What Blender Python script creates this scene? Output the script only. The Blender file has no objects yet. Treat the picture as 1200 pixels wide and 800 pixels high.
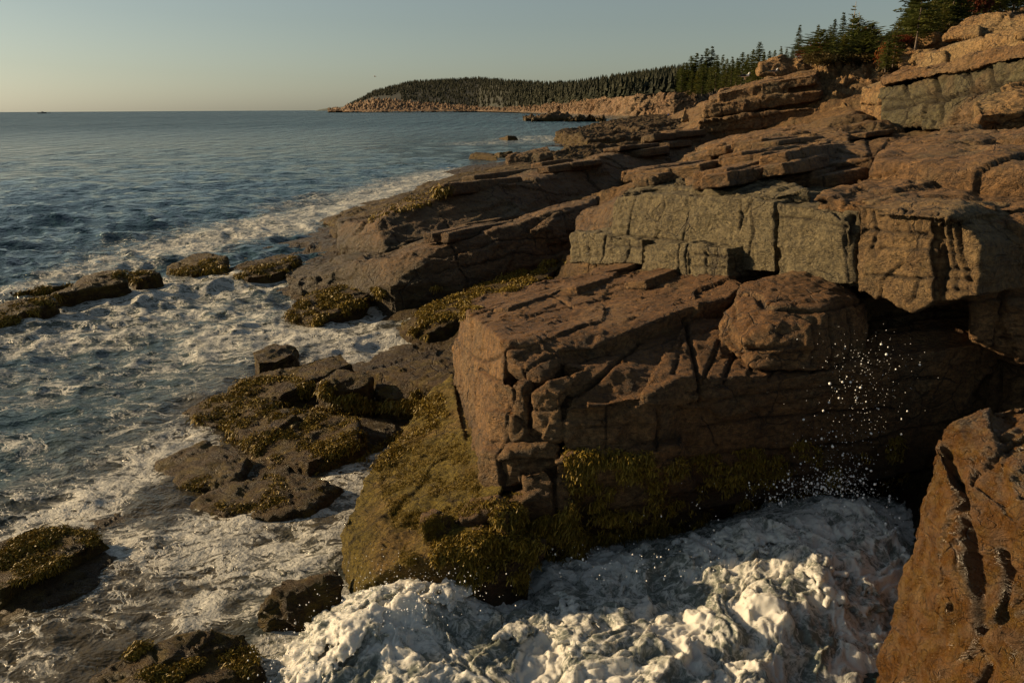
import bpy, bmesh, math, random
import numpy as np
import openvdb
from mathutils import Vector, Matrix
from mathutils.geometry import tessellate_polygon
from mathutils.bvhtree import BVHTree

random.seed(7)
RNG = np.random.default_rng(7)
sc = bpy.context.scene
C = sc.collection
rad = math.radians

# ------------------------------------------------------------------ camera
H = 6.0
F = 933.0                      # focal length for a 1200 px wide frame
PITCH = rad(16.25)
ROLL = 0.0055
fwd = np.array([0, math.cos(PITCH), -math.sin(PITCH)])
up0 = np.array([0, math.sin(PITCH), math.cos(PITCH)])
rt0 = np.array([1.0, 0, 0])
rt = rt0 * math.cos(ROLL) - up0 * math.sin(ROLL)
upv = up0 * math.cos(ROLL) + rt0 * math.sin(ROLL)
CAM = np.array([0, 0, H])
cam_d = bpy.data.cameras.new('camera')
cam_d.sensor_width = 36.0
cam_d.lens = F / 1200 * 36.0
cam_d.clip_start = 0.1
cam_d.clip_end = 60000
cam = bpy.data.objects.new('camera', cam_d)
C.objects.link(cam)
M = Matrix.Identity(4)
for i in range(3):
    M[i][0] = rt[i]; M[i][1] = upv[i]; M[i][2] = -fwd[i]; M[i][3] = CAM[i]
cam.matrix_world = M
sc.camera = cam


def ray(px, py):
    return rt * ((px - 600) / F) + upv * ((400 - py) / F) + fwd


def Z(px, py, z):              # the place at height z seen in that direction
    r = ray(px, py)
    return CAM + r * ((z - H) / r[2])


def D(px, py, d):              # the place d metres ahead seen in that direction
    r = ray(px, py)
    return CAM + r * (d / r[1])


def plane3(a, b, c):
    n = np.cross(b - a, c - a)
    return a, n / np.linalg.norm(n)


def on(pl, px, py, off=0.0):
    p0, n = pl
    if n[2] < 0: n = -n
    r = ray(px, py)
    t = np.dot(p0 + n * off - CAM, n) / np.dot(r, n)
    return CAM + r * t


# ------------------------------------------------------------------ noise
TB = [np.random.default_rng(s).random((64, 64, 64)).astype(np.float32).ravel() for s in (11, 12)]


def vnoise(P, seed=0):
    tb = TB[seed & 1]
    off = np.array([(seed * 37.31) % 61, (seed * 17.77) % 59, (seed * 7.13) % 53])
    Q = P + off
    I = np.floor(Q).astype(np.int64)
    f = (Q - I).astype(np.float32)
    f = f * f * f * (f * (f * 6 - 15) + 10)
    x0 = (I[:, 0] & 63) << 12; x1 = ((I[:, 0] + 1) & 63) << 12
    y0 = (I[:, 1] & 63) << 6; y1 = ((I[:, 1] + 1) & 63) << 6
    z0 = I[:, 2] & 63; z1 = (I[:, 2] + 1) & 63
    fx, fy, fz = f[:, 0], f[:, 1], f[:, 2]
    a = tb[x0 + y0 + z0]; a = a + fx * (tb[x1 + y0 + z0] - a)
    b = tb[x0 + y1 + z0]; b = b + fx * (tb[x1 + y1 + z0] - b)
    a = a + fy * (b - a)
    c = tb[x0 + y0 + z1]; c = c + fx * (tb[x1 + y0 + z1] - c)
    d = tb[x0 + y1 + z1]; d = d + fx * (tb[x1 + y1 + z1] - d)
    c = c + fy * (d - c)
    return (a + fz * (c - a)) * 2 - 1


ROT = np.array(Matrix.Rotation(0.9, 3, Vector((1, 2, 3)).normalized()))


def fbm(P, freq, octv=4, gain=0.5, seed=0, ridged=False):
    Q = P * freq
    out = np.zeros(len(P), np.float32)
    amp = 1.0
    for o in range(octv):
        n = vnoise(Q, seed + o)
        if ridged: n = 1 - 2 * np.abs(n)
        out += amp * n
        amp *= gain
        Q = Q @ ROT * 2.03
    return out


def hsh(*ks):
    h = np.zeros_like(ks[0], dtype=np.float64)
    for i, k in enumerate(ks):
        h = h + k * (12.9898, 78.233, 37.719, 93.989)[i]
    h = np.sin(h) * 43758.5453
    return (h - np.floor(h)).astype(np.float32)


def facets(P, freq, seed):
    """chipped planes: every cell of a jittered lattice tilts its own way"""
    Q = P * freq + 0.5
    B = np.floor(Q)
    best = np.full(len(P), 9.0, np.float32); out = np.zeros(len(P), np.float32)
    for i in (-1, 0):
        for j in (-1, 0):
            for k in (-1, 0):
                a, b, c = B[:, 0] + i, B[:, 1] + j, B[:, 2] + k
                h1, h2, h3 = hsh(a, b, c, np.full_like(a, seed)), hsh(b, c, a, np.full_like(a, seed + 3)), hsh(c, a, b, np.full_like(a, seed + 7))
                dx = Q[:, 0] - (a + .5 + .75 * (h1 - .5)); dy = Q[:, 1] - (b + .5 + .75 * (h2 - .5)); dz = Q[:, 2] - (c + .5 + .75 * (h3 - .5))
                d = (dx * dx + dy * dy + dz * dz).astype(np.float32)
                m = d < best
                best = np.where(m, d, best)
                g1 = hsh(a, c, b) - .5
                out = np.where(m, ((h2 - .5) * dx + (h3 - .5) * dy + (h1 - .5) * dz) * 1.6 + g1 * .5, out)
    return out


def joint_axis(t, seed):
    """irregularly spaced parallel planes: index of the layer, distance to its nearest plane, plane id"""
    k = np.floor(t)
    def b(i): return i + 0.7 * (hsh(i, np.full_like(i, seed)) - 0.5)
    b0, b1 = b(k), b(k + 1)
    k = np.where(t < b0, k - 1, np.where(t >= b1, k + 1, k))
    lo, hi = b(k), b(k + 1)
    near_lo = (t - lo) < (hi - t)
    dist = np.where(near_lo, t - lo, hi - t)
    pid = np.where(near_lo, k, k + 1)
    return k, np.abs(dist).astype(np.float32), pid


def frame(dip_dir, dip, strike):
    """rock frame: bedding normal tilted by dip towards dip_dir (deg, 0=+x), two joint sets"""
    a = rad(dip_dir)
    n = np.array([math.sin(rad(dip)) * math.cos(a), math.sin(rad(dip)) * math.sin(a), math.cos(rad(dip))])
    s = np.array([math.cos(rad(strike)), math.sin(rad(strike)), 0])
    s = s - n * np.dot(s, n); s /= np.linalg.norm(s)
    return np.stack([s, np.cross(n, s), n])


# wall of the grey ledge runs along (0.47,-0.88); bedding dips gently seaward (to -x,+y)
FR = frame(144, 9, -62)
FS = frame(144, 9, 54)     # long axis of the ledges


def rock_disp(P, N, p):
    """vertex displacement for jointed granite; returns offset vectors and crack attribute"""
    s = p.get('s', 1.0)
    seed = p.get('seed', 1)
    R = p.get('R', FR)
    sp = p.get('sp', (1.7, 1.3, 0.55))
    A = p.get('A', 0.07)
    cd = p.get('cd', 0.06)
    cw = p.get('cw', 0.014)
    warp = 0.10 * np.stack([fbm(P, 0.9 / s, 2, .5, seed + 3), fbm(P, 0.9 / s, 2, .5, seed + 5), fbm(P, 0.9 / s, 2, .5, seed + 7)], 1) * s
    warp += 0.025 * s * np.stack([fbm(P, 5 / s, 2, .5, seed + 9), fbm(P, 5 / s, 2, .5, seed + 11), fbm(P, 5 / s, 2, .5, seed + 13)], 1)
    L = (P + warp) @ R.T
    ks = []; crack = np.zeros(len(P), np.float32)
    pres = vnoise(P * (0.55 / s), seed + 21)
    for i in range(3):
        k, d, pid = joint_axis(L[:, i] / (sp[i] * s), seed * 3.7 + i * 11)
        ks.append(k)
        d = d * sp[i] * s
        wgt = hsh(pid, np.full_like(pid, seed + i * 5.0))
        wgt = np.clip((wgt - 0.25) * 1.8 + 0.5 * pres, 0, 1)
        # a crack has to lie across the surface: planes parallel to it show as steps only
        al = 1 - np.abs(N @ R[i]) ** 2
        crack = np.maximum(crack, np.exp(-(d / (cw * (0.5 + wgt))) ** 2) * wgt * np.clip(al * 1.4, 0, 1))
    blk = hsh(ks[0], ks[1], ks[2]) - 0.5
    lay = hsh(ks[2], np.full_like(ks[2], seed + 2.0)) - 0.5
    side = 1 - np.abs(N @ R[2])
    an = p.get('an', .42)
    Pn = (P @ FS.T) * np.array([an, 1.0, 1.5])
    big = fbm(Pn, 0.5 / s, 3, .5, seed + 31)
    mid = fbm(Pn, 1.9 / s, 3, .55, seed + 41)
    fine = fbm(P, 8.0 / s, 3, .6, seed + 51)
    rid = fbm(Pn, 2.6 / s, 3, .5, seed + 61, ridged=True)
    h = A * (1.1 * blk + 1.3 * lay * side) + p.get('a1', 0.10) * s * big + p.get('a2', 0.035) * s * mid \
        + p.get('a3', 0.012) * s * fine + p.get('a4', 0.018) * s * rid
    fa = p.get('fa', 0.055)
    Pf = P + .5 * warp
    h = h + s * fa * facets((Pf @ FS.T) * np.array([.55, 1, 1.5]) @ ROT, .95 / s, seed) + s * fa * .42 * facets(Pf @ ROT, 2.9 / s, seed + 5) 
    h = h - cd * s * crack
    if 'lines' in p:
        for pts, w, dep in p['lines']:
            dm = np.full(len(P), 1e9, np.float32)
            arr = np.array(pts); ctr = (arr.min(0) + arr.max(0)) / 2; rr0 = np.linalg.norm(arr.max(0) - arr.min(0)) / 2 + 4 * w + .15
            ix = np.nonzero(((P - ctr) ** 2).sum(1) < rr0 * rr0)[0]
            if not len(ix): continue
            Pi = P[ix] + 0.25 * warp[ix]; dmi = np.full(len(ix), 1e9)
            for a, b in zip(pts[:-1], pts[1:]):
                ab = b - a
                t = np.clip(((Pi - a) @ ab) / max(np.dot(ab, ab), 1e-9), 0, 1)
                dmi = np.minimum(dmi, np.linalg.norm(Pi - a - t[:, None] * ab, axis=1))
            h[ix] -= dep * np.exp(-(dmi / w) ** 2)
            crack[ix] = np.maximum(crack[ix], np.exp(-(dmi / (w * .9)) ** 2))
    return N * h[:, None], crack


# ------------------------------------------------------------------ mesh helpers
def tag(o, label=None, cat=None, group=None, kind=None):
    if label: o['label'] = label
    if cat: o['category'] = cat
    if group: o['group'] = group
    if kind: o['kind'] = kind
    return o


def np_mesh(name, V, Fq, mat=None, smooth=True, attrs=None):
    me = bpy.data.meshes.new(name)
    V = np.asarray(V, np.float32); Fq = np.asarray(Fq, np.int32)
    n = Fq.shape[1]
    me.vertices.add(len(V)); me.vertices.foreach_set('co', V.ravel())
    me.loops.add(Fq.size); me.loops.foreach_set('vertex_index', Fq.ravel())
    me.polygons.add(len(Fq))
    me.polygons.foreach_set('loop_start', np.arange(0, Fq.size, n, dtype=np.int32))
    me.polygons.foreach_set('loop_total', np.full(len(Fq), n, np.int32))
    me.polygons.foreach_set('use_smooth', np.full(len(Fq), smooth, bool))
    for k, a in (attrs or {}).items():
        at = me.attributes.new(k, 'FLOAT', 'POINT')
        at.data.foreach_set('value', np.asarray(a, np.float32))
    me.update(calc_edges=True)
    if mat: me.materials.append(mat)
    return me


def link(name, me, parent=None, loc=None):
    o = bpy.data.objects.new(name, me)
    C.objects.link(o)
    if parent: o.parent = parent
    if loc is not None: o.location = loc
    return o


def empty(name, loc):
    o = bpy.data.objects.new(name, None); C.objects.link(o); o.location = loc
    o.empty_display_size = 0.3
    return o


def vnormals(V, Q):
    a, b, c = V[Q[:, 0]], V[Q[:, 1]], V[Q[:, 2]]
    d = V[Q[:, 3]] if Q.shape[1] == 4 else None
    n = np.cross(c - a, (d if d is not None else c) - b) if d is not None else np.cross(b - a, c - a)
    N = np.zeros_like(V)
    for i in range(3):
        N[:, i] = sum(np.bincount(Q[:, j], n[:, i], len(V)) for j in range(Q.shape[1]))
    return N / np.maximum(np.linalg.norm(N, axis=1, keepdims=True), 1e-9)


def hull(pts):
    bm = bmesh.new()
    for p in pts: bm.verts.new(Vector([float(v) for v in p]))
    r = bmesh.ops.convex_hull(bm, input=bm.verts)
    bmesh.ops.delete(bm, geom=[g for g in r['geom_interior'] if isinstance(g, bmesh.types.BMVert)], context='VERTS')
    bmesh.ops.triangulate(bm, faces=bm.faces)
    bmesh.ops.recalc_face_normals(bm, faces=bm.faces)
    bm.verts.index_update()
    V = np.array([v.co[:] for v in bm.verts]); T = np.array([[v.index for v in f.verts] for f in bm.faces])
    bm.free()
    return V, T


def prism(top, bot):
    n = len(top)
    V = np.array(list(top) + list(bot), float)
    cap = tessellate_polygon([[Vector((p[0], p[1], 0)) for p in top]])
    T = [list(t) for t in cap] + [[t[2] + n, t[1] + n, t[0] + n] for t in cap]
    for i in range(n):
        j = (i + 1) % n
        T += [[i, i + n, j + n], [i, j + n, j]]
    bm = bmesh.new()
    vs = [bm.verts.new(v) for v in V]
    for t in T:
        try: bm.faces.new([vs[i] for i in t])
        except ValueError: pass
    bmesh.ops.recalc_face_normals(bm, faces=bm.faces)
    bm.verts.index_update()
    T = np.array([[v.index for v in f.verts] for f in bm.faces]); bm.free()
    return V, T


def drop(top, zb, batter=1.0, shift=(0, 0)):
    top = np.array(top)
    c = top.mean(0)
    out = []
    for p in top:
        q = c + (p - c) * batter
        out.append((q[0] + shift[0], q[1] + shift[1], zb))
    return out


def slab(pl, px, zb=None, th=None, batter=1.0, shift=(0, 0)):
    top = [on(pl, x, y) for x, y in px]
    if th is not None:
        n = pl[1] if pl[1][2] > 0 else -pl[1]
        bot = [p - n * th + np.array([shift[0], shift[1], 0]) for p in top]
        return prism(top, bot)
    return prism(top, drop(top, zb, batter, shift))


def hdrop(top, zb, batter=1.0, shift=(0, 0)):
    return hull(list(top) + drop(top, zb, batter, shift))


ROCKS = []           # world-space (V, Q) for ray casting later


def rock(name, label, parts, mat, vox=0.05, cat='rock', parent=None, group=None, smooth=0, **p):
    pts = []; tris = []; o = 0
    for V, T in parts:
        pts.append(V); tris.append(T + o); o += len(V)
    pts = np.concatenate(pts).astype(np.float32); tris = np.concatenate(tris).astype(np.uint32)
    g = openvdb.FloatGrid.createLevelSetFromPolygons(pts, triangles=tris, transform=openvdb.createLinearTransform(voxelSize=vox), halfWidth=3.0)
    V, Q = g.convertToQuads()
    V = np.array(V, np.float64); Q = np.array(Q, np.int64)
    N = vnormals(V, Q)
    ctr = V.mean(0)
    if np.mean(np.sum((V - ctr) * N, 1)) < 0:
        Q = Q[:, ::-1]; N = -N
    # soften the edges a little before the displacement
    E = np.concatenate([Q[:, [0, 1]], Q[:, [1, 2]], Q[:, [2, 3]], Q[:, [3, 0]]])
    for _ in range(smooth):
        S = np.zeros_like(V); cnt = np.bincount(E[:, 0], minlength=len(V)) + np.bincount(E[:, 1], minlength=len(V))
        for i in range(3):
            S[:, i] = np.bincount(E[:, 0], V[E[:, 1], i], len(V)) + np.bincount(E[:, 1], V[E[:, 0], i], len(V))
        V = 0.5 * V + 0.5 * S / np.maximum(cnt, 1)[:, None]
    N = vnormals(V, Q)
    if 'plines' in p:
        bv = BVHTree.FromPolygons(V.tolist(), Q.tolist()); L_ = list(p.get('lines', []))
        for pts_, w_, d_ in p['plines']:
            run = []
            for (x0, y0), (x1, y1) in zip(pts_[:-1], pts_[1:]):
                for u in np.linspace(0, 1, max(2, int(math.hypot(x1 - x0, y1 - y0) / 7)), endpoint=False): run.append((x0 + (x1 - x0) * u, y0 + (y1 - y0) * u))
            run.append(pts_[-1]); hits = []
            for q in run:
                r_ = ray(*q); h_ = bv.ray_cast(Vector(CAM), Vector(r_ / np.linalg.norm(r_)))
                if h_[0] is not None: hits.append(np.array(h_[0]))
            if len(hits) > 1: L_.append((hits, w_, d_))
        p['lines'] = L_
    off, crack = rock_disp(V, N, p)
    V = V + off
    keep = ~(V[Q][:, :, 2].max(1) < p.get('zmin', -0.5))
    if not keep.any(): return None
    Q = Q[keep]
    used = np.unique(Q); mp = np.zeros(len(V), np.int64); mp[used] = np.arange(len(used))
    V = V[used]; Q = mp[Q]; crack = crack[used]
    ROCKS.append((V, Q))
    base = np.array([V[:, 0].mean(), V[:, 1].mean(), max(V[:, 2].min(), -0.5)])
    me = np_mesh(name, V - base, Q, mat, True, {'crack': crack})
    ob = link(name, me, parent, base)
    if parent is None: tag(ob, label, cat, group)
    elif label: ob['label'] = label
    return ob


# ------------------------------------------------------------------ materials
class NT:
    def __init__(s, name):
        s.m = bpy.data.materials.new(name); s.m.use_nodes = True
        s.t = s.m.node_tree; s.t.nodes.clear()
        s.out = s.n('ShaderNodeOutputMaterial')
    def n(s, typ, **kw):
        nd = s.t.nodes.new(typ)
        for k, v in kw.items():
            if k == 'inp':
                for a, b in v.items():
                    if hasattr(b, 'is_linked') or isinstance(b, bpy.types.NodeSocket): s.t.links.new(b, nd.inputs[a])
                    else: nd.inputs[a].default_value = b
            else: setattr(nd, k, v)
        return nd
    def noise(s, vec, scale, detail=4, rough=.55, dist=0.0):
        return s.n('ShaderNodeTexNoise', inp={'Vector': vec, 'Scale': scale, 'Detail': detail, 'Roughness': rough, 'Distortion': dist}).outputs['Fac']
    def math(s, op, a, b=0.0, clamp=False):
        nd = s.n('ShaderNodeMath', operation=op, use_clamp=clamp, inp={0: a, 1: b}); return nd.outputs[0]
    def ramp(s, v, a, b, lo=0.0, hi=1.0):
        return s.n('ShaderNodeMapRange', interpolation_type='SMOOTHSTEP', inp={'Value': v, 'From Min': a, 'From Max': b, 'To Min': lo, 'To Max': hi}).outputs[0]
    def mix(s, f, a, b, blend='MIX'):
        nd = s.n('ShaderNodeMix', data_type='RGBA', blend_type=blend)
        for i, v in ((0, f), (6, a), (7, b)):
            if isinstance(v, bpy.types.NodeSocket): s.t.links.new(v, nd.inputs[i])
            else: nd.inputs[i].default_value = v if i == 0 else (*v, 1) if len(v) == 3 else v
        return nd.outputs[2]
    def pos(s):
        return s.n('ShaderNodeNewGeometry').outputs['Position']
    def attr(s, name):
        return s.n('ShaderNodeAttribute', attribute_name=name).outputs['Fac']
    def scaled(s, vec, sx, sy, sz, rot=(0, 0, 0)):
        return s.n('ShaderNodeMapping', inp={'Vector': vec, 'Rotation': rot, 'Scale': (sx, sy, sz)}).outputs[0]
    def bump(s, h, strength, dist, normal=None):
        nd = s.n('ShaderNodeBump', inp={'Height': h, 'Strength': strength, 'Distance': dist})
        if normal: s.t.links.new(normal, nd.inputs['Normal'])
        return nd.outputs[0]
    def finish(s, **inp):
        b = s.n('ShaderNodeBsdfPrincipled', inp=inp)
        s.t.links.new(b.outputs[0], s.out.inputs[0])
        return s.m


def rock_material(name, c1, c2, c3, wet_lo=1.0, wet_hi=2.2, wetcol=(0.07, 0.038, 0.02), algae=(0.12, 0.085, 0.02), alg=0.6,
                  sc_=1.0, gloss=0.5, lichen=(0.16, 0.15, 0.11), lich=0.35, stain=None, spec=.4):
    c1, c2, c3, wetcol, algae, lichen = [(a[0] * .79, a[1] * .845, a[2] * .72) for a in (c1, c2, c3, wetcol, algae, lichen)]
    t = NT(name)
    P = t.pos()
    z = t.n('ShaderNodeSeparateXYZ', inp={0: P}).outputs[2]
    big = t.noise(P, 0.5 * sc_, 3, .55)
    mid = t.noise(P, 2.2 * sc_, 6, .62, .4)
    fine = t.noise(P, 14 * sc_, 5, .65)
    grain = t.noise(P, 95 * min(1, sc_ * 1.2), 2, .6)
    col = t.mix(t.ramp(mid, .35, .65), c1, c2)
    col = t.mix(t.ramp(big, .45, .65), col, c3)
    # grey lichen and weather crust in soft patches
    li = t.math('MULTIPLY', t.ramp(t.noise(P, 1.1 * sc_, 8, .7, .6), .5, .68), lich)
    col = t.mix(li, col, lichen)
    # iron staining running down the faces
    st = t.ramp(t.noise(t.scaled(P, 2.4 * sc_, 2.4 * sc_, .25 * sc_), 1.0, 5, .6), .52, .75, 0, .5)
    col = t.mix(st, col, tuple(.45 * v for v in c2))
    g = t.math('ADD', t.math('MULTIPLY', fine, .8), t.math('MULTIPLY', grain, .5))
    col = t.mix(1.0, col, t.n('ShaderNodeCombineColor', inp={0: t.ramp(g, .46, .84, .42, 1.45), 1: t.ramp(g, .46, .84, .42, 1.45), 2: t.ramp(g, .46, .84, .42, 1.45)}).outputs[0], 'MULTIPLY')
    ck = t.attr('crack')
    col = t.mix(t.math('MULTIPLY', ck, .8), col, (0.022, 0.016, 0.011))
    if stain:      # water lying on the level tops leaves them dark and rusty
        nz_ = t.n('ShaderNodeSeparateXYZ', inp={0: t.n('ShaderNodeNewGeometry').outputs['Normal']}).outputs[2]
        sm = t.math('MULTIPLY', t.ramp(nz_, .45, .8), t.ramp(t.noise(P, .8, 5, .6), .32, .56, .35, .95))
        sc2 = t.mix(t.ramp(fine, .35, .65), tuple(.5 * v for v in stain), stain)
        col = t.mix(sm, col, sc2)
    # wet, weed-stained zone near the water
    zz = t.math('ADD', z, t.math('MULTIPLY', t.math('SUBTRACT', t.noise(P, .9 * sc_, 5, .65), .5), 1.6))
    wet = t.ramp(zz, wet_lo, wet_hi, 1, 0)
    wc = t.mix(t.ramp(mid, .3, .7), tuple(.6 * v for v in wetcol), wetcol)
    wc = t.mix(t.math('MULTIPLY', t.ramp(t.noise(P, 3.5 * sc_, 7, .7), .45, .6), alg), wc, algae)
    wc = t.mix(t.ramp(grain, .35, .75, .55, 0), wc, tuple(.25 * v for v in wetcol))
    col = t.mix(wet, col, wc)
    ro = t.ramp(fine, .3, .7, .62, .92)
    wr = t.ramp(t.noise(P, 5 * sc_, 4, .6), .35, .7, .22, .7)
    ro = t.n('ShaderNodeMix', data_type='FLOAT', inp={0: t.math('MULTIPLY', wet, gloss * 1.6, True), 2: ro, 3: wr}).outputs[0]
    Pb = t.scaled(P, .6, 1.0, 1.7, (rad(-9), rad(4), rad(-54)))
    hh = t.math('ADD', t.math('ADD', t.math('MULTIPLY', t.noise(Pb, 4 * sc_, 9, .7, .5), 1.1), t.math('MULTIPLY', t.noise(Pb, 19 * sc_, 6, .7, .2), .34)), t.math('MULTIPLY', grain, .10))
    rg = t.math('ABSOLUTE', t.math('SUBTRACT', t.noise(Pb, 3.1 * sc_, 3, .5, 1.2), .5))
    hh = t.math('SUBTRACT', hh, t.math('MULTIPLY', t.ramp(rg, 0, .022, 1, 0), .16))
    col = t.mix(t.ramp(rg, 0, .016, .55, 0), col, (.02, .014, .01))
    vor = t.n('ShaderNodeTexVoronoi', feature='DISTANCE_TO_EDGE', inp={'Vector': t.n('ShaderNodeVectorMath', operation='ADD', inp={0: P, 1: t.n('ShaderNodeVectorMath', operation='SCALE', inp={0: t.n('ShaderNodeTexNoise', inp={'Vector': P, 'Scale': 2.0 * sc_, 'Detail': 4}).outputs['Color'], 'Scale': .5 / sc_}).outputs[0]}).outputs[0], 'Scale': 1.6 * sc_}).outputs['Distance']
    crk = t.math('MULTIPLY', t.ramp(vor, 0, .035, 1, 0), t.ramp(t.noise(P, .8 * sc_, 2), .5, .6))
    hh = t.math('SUBTRACT', hh, t.math('MULTIPLY', crk, .3))
    col = t.mix(t.math('MULTIPLY', crk, .7), col, (.02, .014, .01))
    nm = t.bump(hh, 1.0, .21 / sc_)
    return t.finish(**{'Base Color': col, 'Roughness': ro, 'Normal': nm, 'Specular IOR Level': spec})


MAT = {}
MAT['brown'] = rock_material('brown_granite', (.34, .175, .078), (.22, .11, .05), (.29, .165, .085), .6, 1.6, (.125, .055, .016), (.12, .075, .018), .55, 1.0, .35, stain=(.17, .080, .024))
MAT['grey'] = rock_material('grey_granite', (.245, .185, .115), (.165, .124, .078), (.23, .175, .11), 0.2, 1.2, lich=.5, lichen=(.20, .165, .115))
MAT['orange'] = rock_material('orange_granite', (.30, .18, .09), (.21, .12, .062), (.25, .165, .09), 1.6, 3.2, lich=.3)
MAT['ridge'] = rock_material('red_brown_granite', (.23, .122, .062), (.15, .08, .042), (.20, .122, .066), .5, 1.9, (.10, .060, .028), (.12, .085, .025), .6, .7, .3)
MAT['upper'] = rock_material('warm_granite', (.33, .17, .078), (.19, .098, .048), (.27, .155, .08), .5, 1.9, sc_=.8, lich=.45)
MAT['cliff'] = rock_material('tan_granite', (.46, .255, .115), (.31, .16, .072), (.40, .245, .125), .5, 1.9, sc_=.6, lich=.35, lichen=(.24, .22, .15))
MAT['green'] = rock_material('olive_granite', (.17, .135, .08), (.10, .08, .048), (.24, .14, .08), .5, 1.9, sc_=.6, lich=.4, lichen=(.19, .17, .10))
MAT['pink'] = rock_material('pink_granite', (.40, .225, .14), (.22, .12, .07), (.33, .205, .13), 1.0, 3.0, (.09, .06, .035), sc_=.15, lich=.3)
MAT['low'] = rock_material('weedy_wet_rock', (.13, .075, .042), (.085, .05, .028), (.12, .08, .045), .9, 2.0, (.13, .070, .024), (.22, .145, .03), .75, 1.0, .4, spec=.2)
MAT['ledge'] = rock_material('mossy_ledge', (.21, .145, .035), (.14, .10, .024), (.20, .12, .045), -1, .1, (.13, .09, .035), (.23, .165, .05), .8, 1.6, .2, lich=.7, lichen=(.24, .165, .035), spec=.15)
MAT['wet'] = rock_material('wet_rust_rock', (.26, .11, .028), (.18, .072, .018), (.22, .11, .03), 5.5, 7.0, (.27, .115, .028), (.34, .21, .06), .38, 1.1, 1.1, spec=.6)
MAT['bed'] = rock_material('shore_bedrock', (.26, .142, .07), (.165, .088, .044), (.22, .135, .074), .9, 2.2, (.085, .044, .014), (.15, .095, .02), .6, .8, .5, spec=.25)


def simple_mat(name, col, rough=.6, var=0.0, scale=8, **kw):
    t = NT(name)
    c = (*col, 1)
    if var:
        nz = t.noise(t.n('ShaderNodeTexCoord').outputs['Object'], scale, 3)
        c = t.mix(t.ramp(nz, .3, .7), tuple(v * (1 - var) for v in col), tuple(min(1, v * (1 + var)) for v in col))
    return t.finish(**{'Base Color': c, 'Roughness': rough, **kw})


def leaf_mat(name, c1, c2, scale=.9, trans=.25):
    t = NT(name)
    P = t.pos()
    col = t.mix(t.ramp(t.noise(P, scale, 4, .6), .35, .65), c1, c2)
    rnd = t.n('ShaderNodeObjectInfo').outputs['Random']
    col = t.mix(t.math('MULTIPLY', rnd, .35), col, tuple(v * .55 for v in c1))
    d = t.n('ShaderNodeBsdfPrincipled', inp={'Base Color': col, 'Roughness': .75, 'Specular IOR Level': .2})
    tr = t.n('ShaderNodeBsdfTranslucent', inp={'Color': col})
    mx = t.n('ShaderNodeMixShader', inp={0: trans, 1: d.outputs[0], 2: tr.outputs[0]})
    t.t.links.new(mx.outputs[0], t.out.inputs[0])
    return t.m


# ------------------------------------------------------------------ light and sky
SUN_AZ = rad(-76)            # left of straight ahead
SUN_EL = rad(19)
world = bpy.data.worlds.new('World'); sc.world = world; world.use_nodes = True
wt = world.node_tree; wt.nodes.clear()
sky = wt.nodes.new('ShaderNodeTexSky'); sky.sky_type = 'NISHITA'; sky.sun_disc = False
sky.sun_elevation = SUN_EL; sky.sun_rotation = SUN_AZ
sky.altitude = 10; sky.air_density = 1.0; sky.dust_density = 0.8; sky.ozone_density = 1.5
tint = wt.nodes.new('ShaderNodeMix'); tint.data_type = 'RGBA'; tint.blend_type = 'MULTIPLY'
tint.inputs[0].default_value = 1.0; tint.inputs[7].default_value = (.95, 1.0, .94, 1)
hs = wt.nodes.new('ShaderNodeHueSaturation'); hs.inputs['Saturation'].default_value = .60
wt.links.new(sky.outputs[0], hs.inputs['Color']); wt.links.new(hs.outputs[0], tint.inputs[6])
bg = wt.nodes.new('ShaderNodeBackground'); bg.inputs['Strength'].default_value = .05
wo = wt.nodes.new('ShaderNodeOutputWorld')
wt.links.new(tint.outputs[2], bg.inputs['Color']); wt.links.new(bg.outputs[0], wo.inputs[0])
sd = bpy.data.lights.new('sun', 'SUN'); sd.energy = 5.0; sd.angle = rad(.53); sd.color = (1.0, .72, .40)
so = bpy.data.objects.new('sun', sd); C.objects.link(so)
sdir = Vector((math.sin(SUN_AZ) * math.cos(SUN_EL), math.cos(SUN_AZ) * math.cos(SUN_EL), math.sin(SUN_EL)))
so.rotation_euler = sdir.to_track_quat('Z', 'Y').to_euler()
so.location = (0, 0, 50)
sc.view_settings.view_transform = 'Standard'; sc.view_settings.look = 'None'
sc.view_settings.exposure = 0.6; sc.view_settings.gamma = 1.0; sc.view_settings.use_curve_mapping = False
sc.cycles.max_bounces = 5; sc.cycles.diffuse_bounces = 2; sc.cycles.glossy_bounces = 2; sc.cycles.transmission_bounces = 2
sc.cycles.transparent_max_bounces = 6; sc.cycles.caustics_reflective = False; sc.cycles.caustics_refractive = False

# ------------------------------------------------------------------ shore terrain (one sheet of bedrock)
TERR = []
def T(px, py, z=None, d=None):
    TERR.append(Z(px, py, z) if z is not None else D(px, py, d))
# sea floor
for a in [(0, 250, -3), (150, 210, -3.5), (300, 220, -2.5), (0, 200, -4), (300, 170, -4), (450, 185, -3.5), (520, 165, -4), (600, 150, -4), (640, 148, -3),
          (0, 420, -.9), (120, 420, -.9), (220, 390, -.7), (80, 500, -.9), (0, 560, -.7), (200, 470, -.5), (100, 330, -.3), (250, 345, -.5), (320, 370, -.4),
          (430, 380, -.4), (490, 350, -.4), (400, 240, -.8), (200, 290, -.5), (430, 225, -1.0), (300, 265, -1.0), (0, 320, -1),
          (620, 690, -.8), (760, 740, -1), (900, 700, -1), (1000, 650, -1), (980, 790, -.9), (700, 800, -1), (450, 760, -.7), (350, 790, -.5), (400, 720, -.4),
          (550, 140, -6), (450, 140, -8), (200, 140, -10), (0, 140, -12), (650, 139, -3)]: T(*a)
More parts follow.
